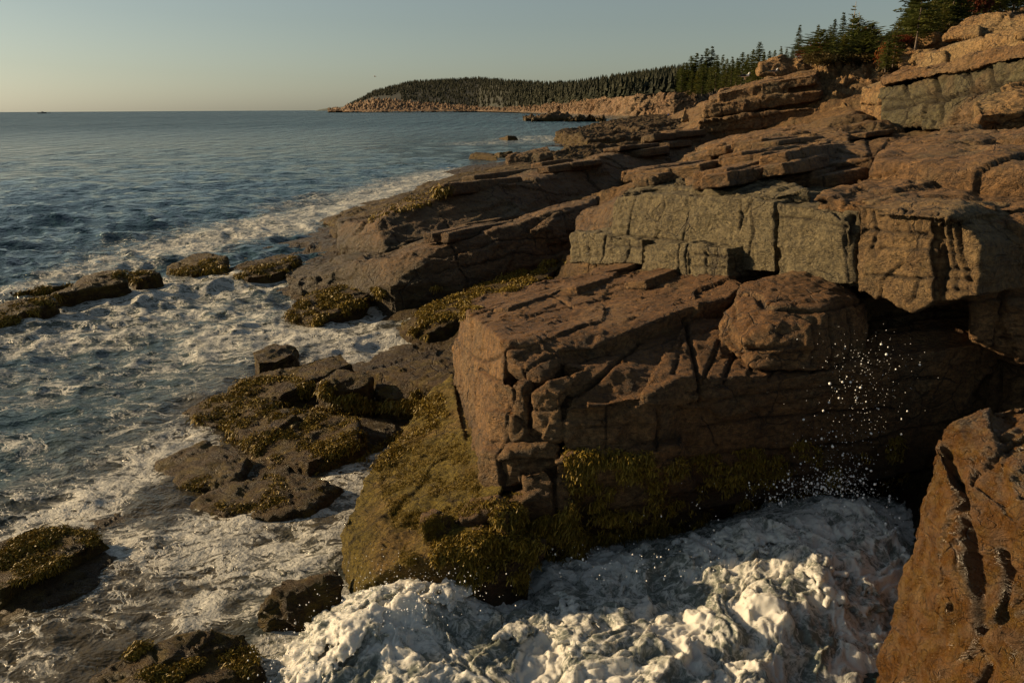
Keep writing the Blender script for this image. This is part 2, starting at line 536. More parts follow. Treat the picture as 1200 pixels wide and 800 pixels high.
# awash rocks lower left
for a in [(300, 500, .12), (400, 480, .25), (350, 450, .3), (240, 470, .1), (60, 640, .12), (20, 670, .15), (150, 640, .0), (150, 770, .15), (60, 740, .0), (250, 600, .0), (250, 640, .0), (100, 720, .0), (180, 690, .0), (320, 600, .1), (200, 740, .0),
          (320, 560, .06), (200, 560, .0), (300, 680, -.12), (250, 720, .0), (480, 510, -.02), (380, 560, -.05), (330, 620, -.12), (430, 560, .3), (460, 620, .4), (510, 560, .5)]: T(*a)
# ridge area
for a in [(350, 330, .25), (400, 340, .4), (420, 300, .8), (350, 300, .3), (300, 310, .1), (480, 330, .6), (560, 330, .8), (640, 305, 1.2), (560, 275, 1.3), (480, 295, 1.0), (640, 250, 1.7),
          (400, 268, .3), (470, 240, .9), (540, 205, .3), (600, 190, .6), (600, 205, 1.4), (700, 180, 1.6), (700, 220, 2.0), (760, 200, 2.6), (690, 160, .3), (760, 165, 1.2), (800, 150, 2.0),
          (650, 165, .1), (620, 178, .2), (700, 150, .3), (790, 143, .8), (760, 150, .6), (800, 150, 1.2), (740, 160, .6), (820, 160, 2.2), (720, 146, .2)]: T(*a)
# under the big block and the grey wall, upper terraces, hill
for a in [(700, 350, 1.5), (850, 380, 1.8), (950, 420, 1.5), (620, 400, 1.2), (700, 290, 2.4), (800, 215, 3.5), (740, 222, 3.0), (905, 228, 3.6), (1000, 236, 3.8), (1100, 240, 3.8), (860, 195, 4.1), (950, 190, 4.5), (1050, 190, 4.9), (1150, 190, 5.0), (1200, 225, 4.6),
          (1000, 160, 5.0), (1200, 160, 5.3), (900, 165, 4.6), (850, 170, 3.8), (1120, 150, 5.5)]: T(*a)
for a in [(900, 140, 60), (1100, 142, 40), (1200, 132, 36), (1200, 142, 30), (1040, 142, 46), (1000, 148, 46), (950, 150, 54), (1200, 62, 47), (1110, 85, 50), (1130, 140, 34), (880, 150, 58), (840, 155, 62), (980, 120, 56), (1000, 95, 60), (1060, 95, 56), (1010, 75, 66), (1080, 80, 58), (1120, 55, 60), (1200, 40, 58), (1200, 10, 66), (1100, 50, 75), (960, 72, 70), (930, 82, 72), (880, 105, 80),
          (1060, 50, 85), (1000, 62, 90), (940, 74, 95), (860, 112, 120), (900, 92, 130), (850, 112, 190), (1200, 5, 110), (1050, 45, 150), (900, 88, 220), (850, 106, 300), (830, 140, 75)]:
    T(a[0], a[1], None, a[2])
# right-hand near side
TERR += [np.array(v, float) for v in [(5.0, 6.5, .5), (5.5, 8.5, .8), (6.5, 10, 1.5), (8, 11, 2.5), (9, 16, 4.8), (14, 18, 5.2), (16, 40, 6), (30, 50, 11), (-6, 3, -.8), (0, 3, -.8), (4, 3, .5), (-20, 20, -3), (-60, 60, -5), (60, 100, 16), (40, 25, 7), (12, 8, 3)]]
for px_ in (690, 730, 770, 805):
    for d_, z_ in ((85, .4), (115, .6), (160, .9), (230, 1.2)): TERR.append(np.array([(px_ - 600) / F * d_ * 1.04, d_, z_ + (px_ - 690) * .006]))
TP = np.array(TERR)
def uv(x, y):
    r = np.sqrt(x * x + y * y); return np.stack([np.arctan2(x, y) * 2.2, np.log(np.maximum(r, .5))], -1)
TU = uv(TP[:, 0], TP[:, 1])
K = np.linalg.norm(TU[:, None] - TU[None], axis=2)
A_ = np.block([[K, np.ones((len(TU), 1)), TU], [np.ones((1, len(TU))), np.zeros((1, 3))], [TU.T, np.zeros((2, 3))]])
A_[:len(TU), :len(TU)] -= np.eye(len(TU)) * 0.004
SOL = np.linalg.solve(A_, np.concatenate([TP[:, 2], np.zeros(3)]))
def terrain_z(x, y):
    out = np.empty(len(x))
    for s in range(0, len(x), 40000):
        U = uv(x[s:s + 40000], y[s:s + 40000])
        k = np.linalg.norm(U[:, None] - TU[None], axis=2)
        out[s:s + 40000] = k @ SOL[:len(TU)] + SOL[len(TU)] + U @ SOL[len(TU) + 1:]
    return out


def polar(th, r):
    TH, R_ = np.meshgrid(th, r)
    X = (R_ * np.sin(TH)).ravel(); Y = (R_ * np.cos(TH)).ravel()
    n, m = len(r), len(th)
    i = np.arange(n - 1)[:, None] * m + np.arange(m - 1)[None]
    Q = np.stack([i, i + 1, i + m + 1, i + m], -1).reshape(-1, 4)
    return X, Y, Q


def pix_radii(r0, r1, step):
    a0, a1 = math.atan(H / r0), math.atan(H / r1)
    n = int((a0 - a1) * F / step)
    near = H / np.tan(np.linspace(a0, a1, n))
    return near


th = np.concatenate([np.linspace(rad(-55), rad(-37), 60, endpoint=False), np.linspace(rad(-37), rad(39), 900), np.linspace(rad(39.1), rad(60), 80)])
rr = np.concatenate([np.linspace(2.5, 6.9, 40), np.geomspace(7.0, 420, 620)])
X, Y, Q = polar(th, rr)
Zt = terrain_z(X, Y)
P = np.stack([X, Y, Zt], 1)
rdist = np.hypot(X, Y)
fs = np.clip(rdist / 40, .35, 6)            # size of the ledges grows with distance
amp = np.clip((Zt + .9) / 1.6, .12, 1)
# terraces parallel to the bedding
w = (P @ FR[2]) + .25 * fbm(P, .35, 3, .5, 5) + .5 * fbm(P, .08, 2, .5, 6)
for step, am in ((.9, .75), (.33, .6)):
    st = step * np.where(rdist > 90, 2.2, 1.0)
    q = w / st; fr = q - np.floor(q)
    tt = np.clip((fr - .5) / .5, 0, 1); tt = tt * tt * (3 - 2 * tt)
    tt = tt ** 1.5
    Zt = Zt + (tt - fr) * st * am * amp
    w = w + (tt - fr) * st * am * amp
P = np.stack([X, Y, Zt], 1)
N = vnormals(P, Q); N[N[:, 2] < 0] *= -1
off, crack = rock_disp(P, N, dict(s=1.6, A=.10, seed=4, a1=.07, a2=.03, a3=.012, a4=.014, sp=(1.6, 1.2, .5), R=FS, an=.3))
off2, c2 = rock_disp(P, N, dict(s=6.0, A=.4, seed=9, a1=.06, a2=.03, a3=.012, a4=.01, sp=(1.3, 1.0, .5), cd=.03, R=FS))
far = np.clip((rdist - 45) / 60, 0, 1)[:, None]
P = P + (off * (1 - far) + off2 * far) * amp[:, None]
TERRAIN = (P, Q)
bed = link('shore_bedrock', np_mesh('shore_bedrock', P, Q, MAT['bed'], True, {'crack': crack}))
tag(bed, kind='structure')
ROCKS.append((P, Q))
exec_marker = 'rocks'

# ------------------------------------------------------------------ the big foreground block
TPL = plane3(D(540, 360, 14.1), D(697, 407, 10.6), D(850, 318, 14.3))          # top of the block
T2 = plane3(D(662, 481, 9.6), D(765, 463, 9.55), D(745, 397, 11.0))            # second step, tilting to the sea
leftbot = [Z(524, 470, .55), Z(563, 575, .6)]
top1 = [D(*q) for q in [(540, 360, 14.1), (585, 342, 15.2), (640, 328, 16.2), (720, 315, 16.5), (850, 318, 14.3), (872, 335, 13.2), (850, 352, 12.3), (802, 364, 11.8), (745, 386, 11.1), (697, 407, 10.6), (652, 411, 10.45), (592, 403, 10.5)]]
bot1 = [np.array([p[0], p[1], 1.0]) for p in top1]
bot1[0] = leftbot[0]; bot1[-1] = Z(575, 500, 1.4)
S1 = prism(top1, bot1)
S1b = hull([D(541, 362, 14.1), D(592, 405, 10.5), D(640, 350, 14.5), D(660, 390, 11.5), leftbot[0], leftbot[1], leftbot[0] + [2, .2, 0], Z(600, 560, .6), Z(640, 540, .9), D(588, 470, 10.3), D(600, 450, 10.45)])
top2 = [D(*q) for q in [(645, 424, 10.4), (700, 410, 10.85), (750, 394, 11.4), (802, 374, 11.95), (1010, 386, 11.8), (1110, 372, 12), (1210, 362, 12), (1210, 385, 11.6), (1100, 405, 11.3), (1000, 428, 10.8), (900, 440, 10.3), (800, 444, 9.9), (765, 463, 9.55), (700, 466, 9.55), (662, 481, 9.6), (690, 432, 10.1)]]
S2 = prism(top2, [np.array([p[0] * 1.0, p[1] + .02, .6]) for p in top2])
B1 = hull([D(596, 414, 10.35), D(650, 408, 10.6), D(658, 424, 10.2), D(640, 444, 9.95), D(612, 436, 10.1), D(596, 432, 10.3), D(618, 452, 10.1), D(650, 440, 10.5), D(600, 440, 11), D(660, 440, 11)])
B2 = hull([D(580, 450, 10.25), D(622, 448, 9.95), D(612, 455, 9.85), D(578, 515, 10.15), D(590, 530, 9.95), D(622, 515, 9.8), D(640, 480, 10.6), D(570, 470, 10.6), D(620, 530, 10.6)])
B3 = hull([D(622, 462, 9.75), D(640, 447, 9.8), D(690, 432, 10.1), D(662, 455, 9.75), D(655, 465, 9.62), D(625, 500, 9.7), D(655, 515, 9.6), D(660, 520, 10.4), D(630, 520, 10.4), D(690, 450, 10.6)])
B4 = hull([D(566, 527, 10.0), D(600, 517, 9.95), D(652, 515, 9.7), D(655, 540, 9.6), D(590, 535, 9.7), D(592, 570, 9.7), D(565, 570, 10.0), D(645, 560, 9.9), D(650, 560, 10.5), D(570, 560, 10.5)])
B5 = hull([D(614, 556, 9.5), D(640, 551, 9.45), D(648, 562, 9.4), D(640, 578, 9.4), D(616, 575, 9.5), D(650, 580, 10), D(615, 580, 10), D(645, 555, 10)])
# lower wall with the weedy ledge on top
W1top = [D(652, 540, 9.42), D(680, 528, 9.5), D(765, 533, 9.4), D(800, 520, 9.5), D(800, 500, 10.5), D(650, 515, 10.5)]
W1 = hull(W1top + [Z(648, 640, .2), Z(700, 655, -.2), Z(830, 640, -.3), Z(840, 600, -.5), Z(640, 580, -.5), D(650, 580, 9.45)])
W2 = hull([D(770, 470, 9.75), D(900, 446, 10.3), D(1000, 434, 10.75), D(1100, 410, 11.25), D(1210, 390, 11.55), D(1200, 380, 14), D(800, 430, 12),
           Z(790, 655, -.4), Z(900, 615, -.4), Z(1010, 590, -.4), Z(1090, 560, -.4), Z(1200, 520, -.4), np.array([8.5, 14, -.4]), np.array([2, 13, -.4])])
W3 = hull([D(610, 590, 9.3), D(655, 560, 9.5), D(680, 600, 9.3), Z(600, 660, .0), Z(680, 690, -.3), Z(560, 640, .2), D(570, 590, 9.8), Z(700, 640, -.3), Z(600, 600, -.3)])
lines = []
def crackline(pl, pts, w=.03, d=.10, dd=None):
    q = [on(pl, *p) if pl is not None else D(p[0], p[1], p[2]) for p in pts]
    lines.append((q, w, d))
W4 = hull([D(985, 348, 12.5), D(1215, 345, 12.2), D(985, 440, 12.0), D(1215, 430, 11.9), D(985, 348, 15), D(1215, 345, 15), Z(1000, 560, -.3), np.array([9, 14, -.3])])
BP = [([(590, 372), (640, 372), (672, 360), (648, 352), (700, 345), (760, 346), (845, 350)], .05, .08), ([(556, 366), (600, 356), (640, 350), (690, 335), (760, 332), (835, 330)], .045, .06), ([(620, 378), (660, 372), (690, 380), (660, 392)], .04, .05),
      ([(660, 480), (668, 466), (700, 445), (730, 420), (750, 402)], .06, .16),
      ([(802, 374), (806, 396), (814, 420), (818, 452), (815, 470)], .05, .18), ([(788, 440), (796, 420), (800, 400)], .03, .08), ([(842, 402), (834, 424), (822, 450)], .035, .10), ([(868, 405), (856, 425), (846, 448)], .035, .10), ([(890, 408), (884, 425), (874, 446)], .03, .08), ([(912, 412), (908, 428), (900, 446)], .03, .08), ([(960, 410), (956, 428), (950, 440)], .03, .08), ([(990, 405), (1000, 420), (1030, 430)], .035, .1),
      ([(536, 396), (548, 408), (556, 418), (570, 424), (582, 420), (592, 414)], .035, .08), ([(532, 402), (545, 414), (554, 426)], .02, .05), ([(562, 432), (580, 445), (600, 452)], .05, .10), ([(534, 460), (545, 480), (552, 500)], .015, .03), ([(556, 440), (560, 470), (562, 500)], .014, .02),
      ([(664, 502), (712, 498), (764, 497)], .02, .05), ([(711, 470), (711, 500), (712, 528)], .02, .04), ([(661, 484), (664, 530)], .04, .12), ([(768, 480), (770, 528)], .04, .08), ([(622, 470), (620, 510), (612, 517)], .05, .14), ([(597, 480), (615, 495), (600, 515)], .03, .08), ([(576, 517), (620, 520), (660, 517)], .04, .12), ([(590, 530), (592, 566)], .05, .15), ([(600, 545), (648, 540)], .04, .10), ([(655, 530), (648, 560), (650, 590), (655, 612)], .05, .14),
      ([(800, 470), (900, 462), (1000, 452), (1100, 440)], .04, .08), ([(820, 500), (920, 490), (1050, 480)], .05, .08), ([(790, 540), (900, 530), (1040, 520)], .05, .08), ([(770, 580), (900, 560), (1040, 550)], .05, .08)]
rock('granite_block', 'big squared brown granite block with sunlit left face above the breaking wave',
     [S1, S1b, S2, B1, B2, B3, B4, B5, W1, W2, W3, W4], MAT['brown'], .026, plines=[(a, .36 * b + .008, .8 * c) for a, b, c in BP], seed=3, A=.05, a1=.05, a2=.02, a3=.008, a4=.008, fa=.075, cd=.05, sp=(2.6, 1.9, .8), zmin=-.4)

dome = hull([D(872, 331, 12.3), D(930, 318, 12.6), D(988, 330, 12.3), D(1013, 358, 11.5), D(968, 362, 10.8), D(905, 360, 10.9), D(862, 352, 11.6), D(846, 380, 11.4), D(1012, 400, 11.3),
             D(850, 402, 11.0), D(880, 432, 10.4), D(950, 432, 10.4), D(1010, 425, 11.0), D(1012, 380, 13), D(850, 380, 13)])
dome2 = hull([D(848, 366, 11.6), D(875, 350, 11.5), D(905, 380, 10.6), D(955, 378, 10.5), D(870, 400, 10.6), D(905, 412, 10.4), D(950, 405, 10.4), D(880, 440, 10.8), D(960, 440, 10.8)])
rock('rounded_rock', 'rounded brown rock hump on top of the big block under the grey wall', [dome, dome2], MAT['brown'], .028,
     plines=[([(866, 346), (886, 346), (892, 358), (912, 362), (952, 364), (1008, 354)], .045, .12), ([(858, 352), (862, 375), (850, 395)], .03, .06), ([(848, 395), (866, 412), (900, 410), (940, 405)], .03, .05), ([(972, 366), (972, 425)], .03, .08), ([(992, 362), (994, 420)], .03, .08), ([(955, 370), (952, 430)], .03, .06)], seed=8, fa=.05, A=.04, a1=.03, a2=.015, cd=.07, sp=(1.1, .9, .5), zmin=1.5)

# ------------------------------------------------------------------ the grey wall and its blocks
WA, WB = D(668, 303, 18.7), D(1070, 362, 11.0)
wdir = WB - WA; wdir[2] = 0; wdir /= np.linalg.norm(wdir)
wn = np.array([wdir[1], -wdir[0], 0]);  wn = wn if wn[0] < 0 else -wn           # faces the sea
def wall(px, py, out=0.0):
    r = ray(px, py); p0 = WA + wn * out
    return CAM + r * (np.dot(p0 - CAM, wn) / np.dot(r, wn))
def wblock(px, out=0.0, th=1.5, lean=0.0, rise=0.0):
    fr = [wall(x, y, out) for x, y in px]
    return hull(fr + [p - wn * th + np.array([0, 0, rise]) for p in fr])
def wl(pts, w=.014, d=.05, out=0.1): return (pts, w * 1.35 + .008, d * 1.2)
OL = [wl([(1096, 252), (1094, 300), (1097, 350)], .022, .09), wl([(1104, 256), (1108, 300), (1106, 345)]), wl([(1113, 257), (1118, 300), (1122, 340)]), wl([(1122, 262), (1130, 300), (1138, 330)], .02, .07),
      wl([(1030, 252), (1060, 256), (1096, 258), (1135, 262)], .016, .06), wl([(1010, 268), (1050, 273), (1096, 276)], .014, .05), wl([(1030, 291), (1070, 293), (1094, 291), (1130, 300)], .01, .03),
      wl([(1016, 322), (1040, 324), (1065, 328), (1092, 326), (1138, 330)], .014, .05), wl([(1020, 248), (1024, 268), (1020, 290), (1026, 300)], .014, .05), wl([(1062, 244), (1063, 257)], .012, .05), wl([(1098, 315), (1140, 318)], .012, .05), wl([(1098, 340), (1136, 342)], .012, .05), wl([(1075, 328), (1072, 348), (1058, 362)], .012, .04), wl([(1063, 258), (1066, 276)], .01, .03)]
GL1 = [wl([(712, 275), (706, 292), (704, 308)], .014, .05, .25), wl([(738, 280), (733, 308)], .014, .05, .25), wl([(712, 289), (752, 291)], .012, .04, .25), wl([(690, 290), (688, 305)], .01, .02, .25)]
GL2 = [wl([(806, 286), (802, 300), (806, 326)], .016, .07, .4), wl([(816, 298), (852, 302)], .012, .05, .4), wl([(814, 312), (850, 314)], .012, .05, .4), wl([(828, 288), (830, 330)], .01, .04, .4)]
GL3 = [wl([(746, 230), (740, 255), (735, 280)], .014, .05), wl([(805, 235), (808, 255), (800, 282)], .014, .05), wl([(868, 236), (870, 255), (866, 270)], .012, .05), wl([(716, 275), (760, 280), (820, 284)], .014, .05), wl([(880, 240), (884, 270), (876, 300)], .012, .04), wl([(780, 236), (770, 270)], .01, .03)]
GL4 = [wl([(1000, 256), (997, 290), (1000, 330)], .03, .12), wl([(992, 258), (990, 290), (994, 330)], .014, .05), wl([(912, 255), (940, 257), (994, 268)], .012, .03), wl([(975, 246), (985, 258)], .012, .05)]
kw = dict(fa=.035, a1=.03, a2=.03, a3=.010, a4=.016, zmin=1.2)
rock('wall_block', 'low grey granite block at the left foot of the grey wall', [wblock([(668, 272), (712, 275), (752, 281), (752, 310), (668, 308)], .25, 1.8)], MAT['grey'], .03, seed=12, plines=GL1, A=.02, sp=(1.0, .9, .45), cd=.06, **kw)
rock('wall_block', 'pale jointed grey block at the middle foot of the grey wall', [wblock([(750, 287), (805, 285), (806, 330), (751, 316)], .42, 1.6), wblock([(806, 286), (852, 292), (852, 332), (806, 330)], .36, 1.6)], MAT['grey'], .026, seed=14, plines=GL2, A=.02, sp=(.9, .9, .35), cd=.06, **kw)
rock('wall_block', 'tall grey granite face with crumbled ledge top left of the wet corner', [wblock([(722, 232), (760, 227), (905, 234), (908, 318), (850, 312), (716, 285)], -.05, 3.0, rise=.1), wblock([(880, 236), (906, 236), (908, 320), (865, 318)], .05, 2)], MAT['grey'], .03, seed=17, plines=GL3, A=.025, sp=(3.4, 3.2, 2.6), cd=.03, **kw)
rock('wall_block', 'smooth grey slab standing in the middle of the wall', [wblock([(910, 238), (960, 244), (996, 262), (1000, 334), (910, 326)], .12, 2.5), wblock([(990, 250), (1004, 250), (1006, 336), (994, 336)], -.02, 2)], MAT['grey'], .026, seed=19, plines=GL4, A=.015, sp=(3.2, 3.2, 2.6), cd=.03, **kw)
O1 = wblock([(1004, 240), (1050, 244), (1092, 252), (1096, 352), (1068, 366), (1006, 340)], .06, 2.4)
O2 = wblock([(1092, 254), (1128, 262), (1150, 290), (1145, 345), (1096, 354)], -.08, 2.4)
O3 = hull([D(1010, 236, 12.2), D(1060, 228, 12.4), D(1130, 236, 11.2), D(1165, 250, 11.0), D(1110, 256, 10.5), D(1030, 250, 11.4), D(1200, 255, 11.5), D(1200, 240, 13.5), D(1100, 275, 11.4), D(1060, 250, 13)])
O4 = hull([D(1130, 262, 10.9), D(1200, 255, 11.2), D(1260, 255, 11.0), D(1140, 400, 10.9), D(1200, 420, 10.9), D(1270, 420, 10.8), D(1145, 400, 13.5), D(1280, 400, 13.5), D(1150, 255, 13.5), D(1280, 250, 14)])
rock('jointed_block', 'orange-brown block cut by a grid of cracks at the right end of the wall', [O1, O2, O3], MAT['orange'], .026, seed=23, plines=OL, A=.02, sp=(1.6, 1.9, 1.1), cd=.04, **kw)
rock('jointed_cliff', 'shadowed dark cliff corner to the right of the cracked orange block', [O4], MAT['brown'], .035, seed=25, A=.09, sp=(.5, .6, .5), cd=.09, **{**kw, 'a1': .1})
# cap slabs and broken ledges over the wall
GP = plane3(D(722, 224, 17.6), D(905, 228, 13.6), D(1000, 152, 25))
GP2 = plane3(D(1010, 236, 12.3), D(1190, 244, 11.4), D(1100, 152, 26))
rock('cap_ledge', 'crumbled grey ledge capping the tall grey wall', [slab(GP, [(730, 226), (765, 205), (830, 196), (900, 205), (950, 224), (900, 229), (830, 223), (770, 221)], th=.22)], MAT['grey'], .035, seed=31, A=.08, a1=.04, a2=.03, a4=.02, sp=(1.2, .6, .25), cd=.06, zmin=2)
rock('cap_ledge', 'broad weathered brown shelf above the cracked orange block', [slab(GP2, [(1000, 238), (960, 232), (1040, 200), (1120, 185), (1260, 180), (1290, 240), (1190, 246), (1100, 246)], th=.5)], MAT['upper'], .04, seed=33, A=.10, a1=.05, a2=.035, a4=.02, sp=(1.8, .9, .3), cd=.07, zmin=2)
def ledge(name, label, px, mat, vox, th, dz=.0, **k):
    pts = [Z(*q) if q[2] < 50 else D(q[0], q[1], q[2] - 100) for q in px]
    n = np.array([-.1, .1, 1.0])
    low = [p - np.array([0, 0, th]) for p in pts]
    return rock(name, label, [hull(pts + low)], mat, vox, **k)
ledge('stone_slab', 'long brown slab in front of the dark cleft above the wall', [(802, 212, 4.55), (850, 196, 4.7), (930, 176, 5.0), (1010, 168, 5.15), (1020, 185, 4.95), (960, 205, 4.75), (890, 214, 4.6), (830, 222, 4.5)], MAT['upper'], .05, .5, seed=35, A=.12, a1=.06, a2=.035, a4=.02, sp=(1.6, 1.2, .3), zmin=2)
ledge('stone_slab', 'stepped brown slab below the layered stack', [(800, 182, 4.0), (860, 165, 4.6), (940, 155, 5.0), (985, 150, 5.2), (1000, 165, 5.0), (950, 180, 4.8), (870, 190, 4.4)], MAT['upper'], .06, .6, seed=36, A=.16, a1=.06, a2=.035, a4=.02, sp=(1.8, 1.3, .3), zmin=2)
ledge('stone_slab', 'reddish shelf running along the foot of the layered stack', [(812, 172, 3.9), (850, 160, 4.5), (905, 150, 4.95), (975, 143, 5.3), (985, 152, 5.1), (900, 166, 4.7), (850, 176, 4.3)], MAT['upper'], .08, .9, seed=37, A=.2, a1=.06, a2=.04, a4=.02, sp=(2, 1.5, .3), zmin=1)
ledge('stone_slab', 'broad sloping pink-brown slab at the right edge above the wall', [(1025, 190, 5.05), (1040, 165, 5.3), (1120, 150, 5.5), (1230, 150, 5.6), (1240, 195, 5.15), (1120, 205, 4.95)], MAT['upper'], .05, .55, seed=38, A=.10, a1=.07, a2=.04, a4=.02, sp=(2.2, 1.6, .4), zmin=2)

# ------------------------------------------------------------------ near right wet rock
N1 = hull([D(1210, 462, 7.8), D(1150, 482, 7.6), D(1092, 525, 7.4), D(1105, 560, 7.0), D(1075, 640, 7.0), D(1056, 715, 6.95), Z(1028, 790, .05), Z(1015, 830, -.3), Z(1060, 850, -.3),
           D(1210, 620, 6.0), D(1300, 470, 7.6), D(1250, 800, 5.2), D(1300, 830, 5.0), D(1090, 860, 5.6), D(1300, 600, 9.0), D(1120, 560, 8.2), D(1110, 640, 8.0), Z(1060, 700, -.4)])
N2 = hull([D(1032, 790, 6.85), D(1068, 745, 6.7), D(1110, 740, 6.3), D(1120, 830, 5.8), D(1025, 840, 6.5), Z(1025, 850, -.4), D(1120, 900, 6)])
rl = [([(1110, 522), (1116, 560), (1124, 600), (1130, 640), (1138, 690), (1142, 735)], .085, .26), ([(1098, 530), (1112, 552), (1122, 575)], .05, .10), ([(1163, 640), (1168, 680), (1172, 718)], .05, .16), ([(1142, 735), (1165, 730), (1200, 715)], .05, .10), ([(1128, 770), (1140, 750), (1160, 775), (1150, 800)], .05, .12),
      ([(1118, 530), (1150, 520), (1200, 500)], .05, .06), ([(1085, 600), (1105, 610), (1125, 608)], .03, .04), ([(1065, 680), (1090, 690), (1110, 720), (1105, 760)], .05, .08), ([(1090, 640), (1100, 670), (1120, 690)], .04, .05), ([(1160, 500), (1180, 520), (1170, 560), (1180, 600)], .05, .05), ([(1040, 730), (1060, 760), (1055, 800)], .05, .08), ([(1140, 560), (1170, 580), (1200, 575)], .04, .05)]
rock('wet_rock', 'glistening rust-brown wet rock at the bottom right edge beside the wave', [N1, N2], MAT['wet'], .022, seed=41, A=.03, a1=.09, a2=.07, a3=.012, a4=.02, sp=(1.6, 1.4, 1.2), cd=.05, plines=[(a, b * .7, c * .75) for a, b, c in rl], fa=.07, zmin=-.4)

# ------------------------------------------------------------------ long ridges
def ridge(name, label, crest, base, back, mat, vox, **k):
    """crest, base, back: lists of world points; joined as consecutive convex pieces"""
    parts = []
    for i in range(len(crest) - 1):
        pts = [crest[i], crest[i + 1], base[i], base[i + 1], back[i], back[i + 1]]
        pts += [np.array([p[0], p[1], p[2] - 1.2]) for p in (base[i], base[i + 1], back[i], back[i + 1])]
        parts.append(hull(pts))
    return rock(name, label, parts, mat, vox, **k)
rk = dict(a1=.09, a2=.045, a3=.012, a4=.015, cd=.07, zmin=-.4)
ridge('long_ridge', 'lower long red-brown ridge with shadowed face above the golden weed bank',
      [Z(335, 335, .25), Z(395, 318, .75), D(455, 303, 24.4), D(520, 287, 24.2), D(610, 264, 25.4), D(660, 243, 26.5), D(690, 236, 28)],
      [Z(350, 345, .05), Z(400, 345, .2), D(455, 336, 23.4), D(540, 332, 23.5), D(620, 312, 24.4), D(668, 298, 25), D(700, 280, 26)],
      [Z(335, 318, .1), Z(390, 303, .6), D(455, 292, 28.5), D(530, 272, 29), D(610, 254, 30), D(662, 238, 31), D(700, 232, 32)], MAT['ridge'], .055, seed=51, A=.12, sp=(2.2, 1.6, .55), **rk)
ridge('long_ridge', 'upper long dark ridge climbing from the surf to the layered stack',
      [Z(396, 262, .9), D(440, 262, 31), D(470, 244, 32), D(525, 231, 33.5), D(580, 219, 35.5), D(645, 206, 38.5), D(690, 191, 43), D(735, 177, 49), D(808, 155, 58), D(835, 150, 62)],
      [Z(395, 290, .5), D(452, 293, 29.5), D(480, 287, 30), D(560, 270, 31.5), D(600, 258, 33), D(650, 244, 36), D(700, 228, 40), D(760, 205, 45), D(820, 182, 54), D(840, 172, 58)],
      [Z(396, 256, .5), Z(435, 248, .6), D(475, 236, 45), D(520, 222, 50), D(580, 208, 52), D(640, 197, 54), D(690, 184, 62), D(740, 172, 70), D(815, 150, 75), D(840, 147, 78)], MAT['ridge'], .075, seed=53, A=.16, sp=(2.6, 1.8, .6), **rk)
rock('ridge_slab', 'small pointed slab lying on the lower ridge near the grey wall', [hull([D(620, 270, 25), D(655, 244, 26.2), D(664, 262, 25.6), D(640, 266, 25), D(664, 284, 25.2), D(625, 285, 25.2), D(660, 260, 28)])], MAT['ridge'], .05, seed=54, A=.06, sp=(1.5, 1.2, .6), **rk)
rock('shadow_ledge', 'dark rock step in the hollow between the long ridges and the grey wall', [hull([D(680, 252, 24), D(722, 232, 22), D(735, 238, 20), D(700, 290, 20), D(672, 296, 22), D(735, 300, 20), D(690, 300, 26), D(730, 230, 26)])], MAT['ridge'], .05, seed=55, A=.10, sp=(1.5, 1.2, .6), **rk)
# thin ledges lying along the bedding of the middle slope
rl_ = random.Random(17)
def thin_ledge(px, py, Ls, Ws, th, mat, vox, label, group, seed):
    r_ = ray(px, py); h_ = BVT.ray_cast(Vector(CAM), Vector(r_ / np.linalg.norm(r_)))
    if h_[0] is None: return
    c = np.array(h_[0]); a, b, n = FS[0], FS[1], FS[2]
    if b[1] > 0: b = -b
    pts = []
    for u in (-1, -.4, .3, 1):
        e = 1 - .35 * abs(u) ** 2 * rl_.uniform(.6, 1.4)
        for w_ in (-1, 1):
            q = c + a * u * Ls * .5 + b * w_ * Ws * .5 * e * rl_.uniform(.75, 1.15)
            pts += [q + n * th * rl_.uniform(.5, .75), q - n * th * .5 + b * w_ * .05]
    rock('thin_ledge', label, [hull(pts)], mat, vox, seed=seed, A=.02, a1=.025, a2=.010, a3=.006, a4=.006, fa=.02, cd=.03, sp=(1.3, .9, .4), group=group, zmin=.3)
BVT = BVHTree.FromPolygons(np.concatenate([v for v, q in ROCKS]).tolist(), np.concatenate([q + o for (v, q), o in zip(ROCKS, np.cumsum([0] + [len(v) for v, q in ROCKS[:-1]]))]).tolist())
k_ = 0
for i in range(34):
    px = rl_.uniform(745, 1015); lo = np.interp(px, [745, 800, 900, 1000, 1200], [208, 188, 165, 152, 150]); hi = np.interp(px, [745, 830, 930, 1200], [214, 206, 208, 222])
    py = rl_.uniform(lo, hi); dd_ = np.linalg.norm(Z(px, py, 4.8) - CAM)
    dd_ = min(dd_, 45); k_ += 1
    thin_ledge(px, py, rl_.uniform(1.2, 4.2) * (.6 + dd_ / 40), rl_.uniform(.6, 1.6) * (.6 + dd_ / 40), rl_.uniform(.12, .30), MAT['upper'], max(.035, dd_ * .0019), 'thin weathered ledge on the brown slope between the wall and the cliffs', 'thin ledges on the brown slope', 700 + i)
for i in range(14):
    u = rl_.random(); px = 560 + u * 250; py = np.interp(px, [430, 530, 650, 740, 810], [254, 222, 196, 178, 158]) + rl_.uniform(-5, 8)
    thin_ledge(px, py, rl_.uniform(2.5, 7), rl_.uniform(.8, 1.8), rl_.uniform(.22, .45), MAT['ridge'], .085, 'thin dark ledge lying along the long ridges', 'thin ledges along the long ridges', 760 + i)
for i in range(3):
    px = rl_.uniform(540, 650); py = np.interp(px, [400, 520, 650], [314, 284, 246]) + rl_.uniform(-10, 2)
    thin_ledge(px, py, rl_.uniform(2, 4.5), rl_.uniform(.5, 1.0), rl_.uniform(.2, .4), MAT['ridge'], .06, 'thin dark ledge lying along the long ridges', 'thin ledges along the long ridges', 790 + i)
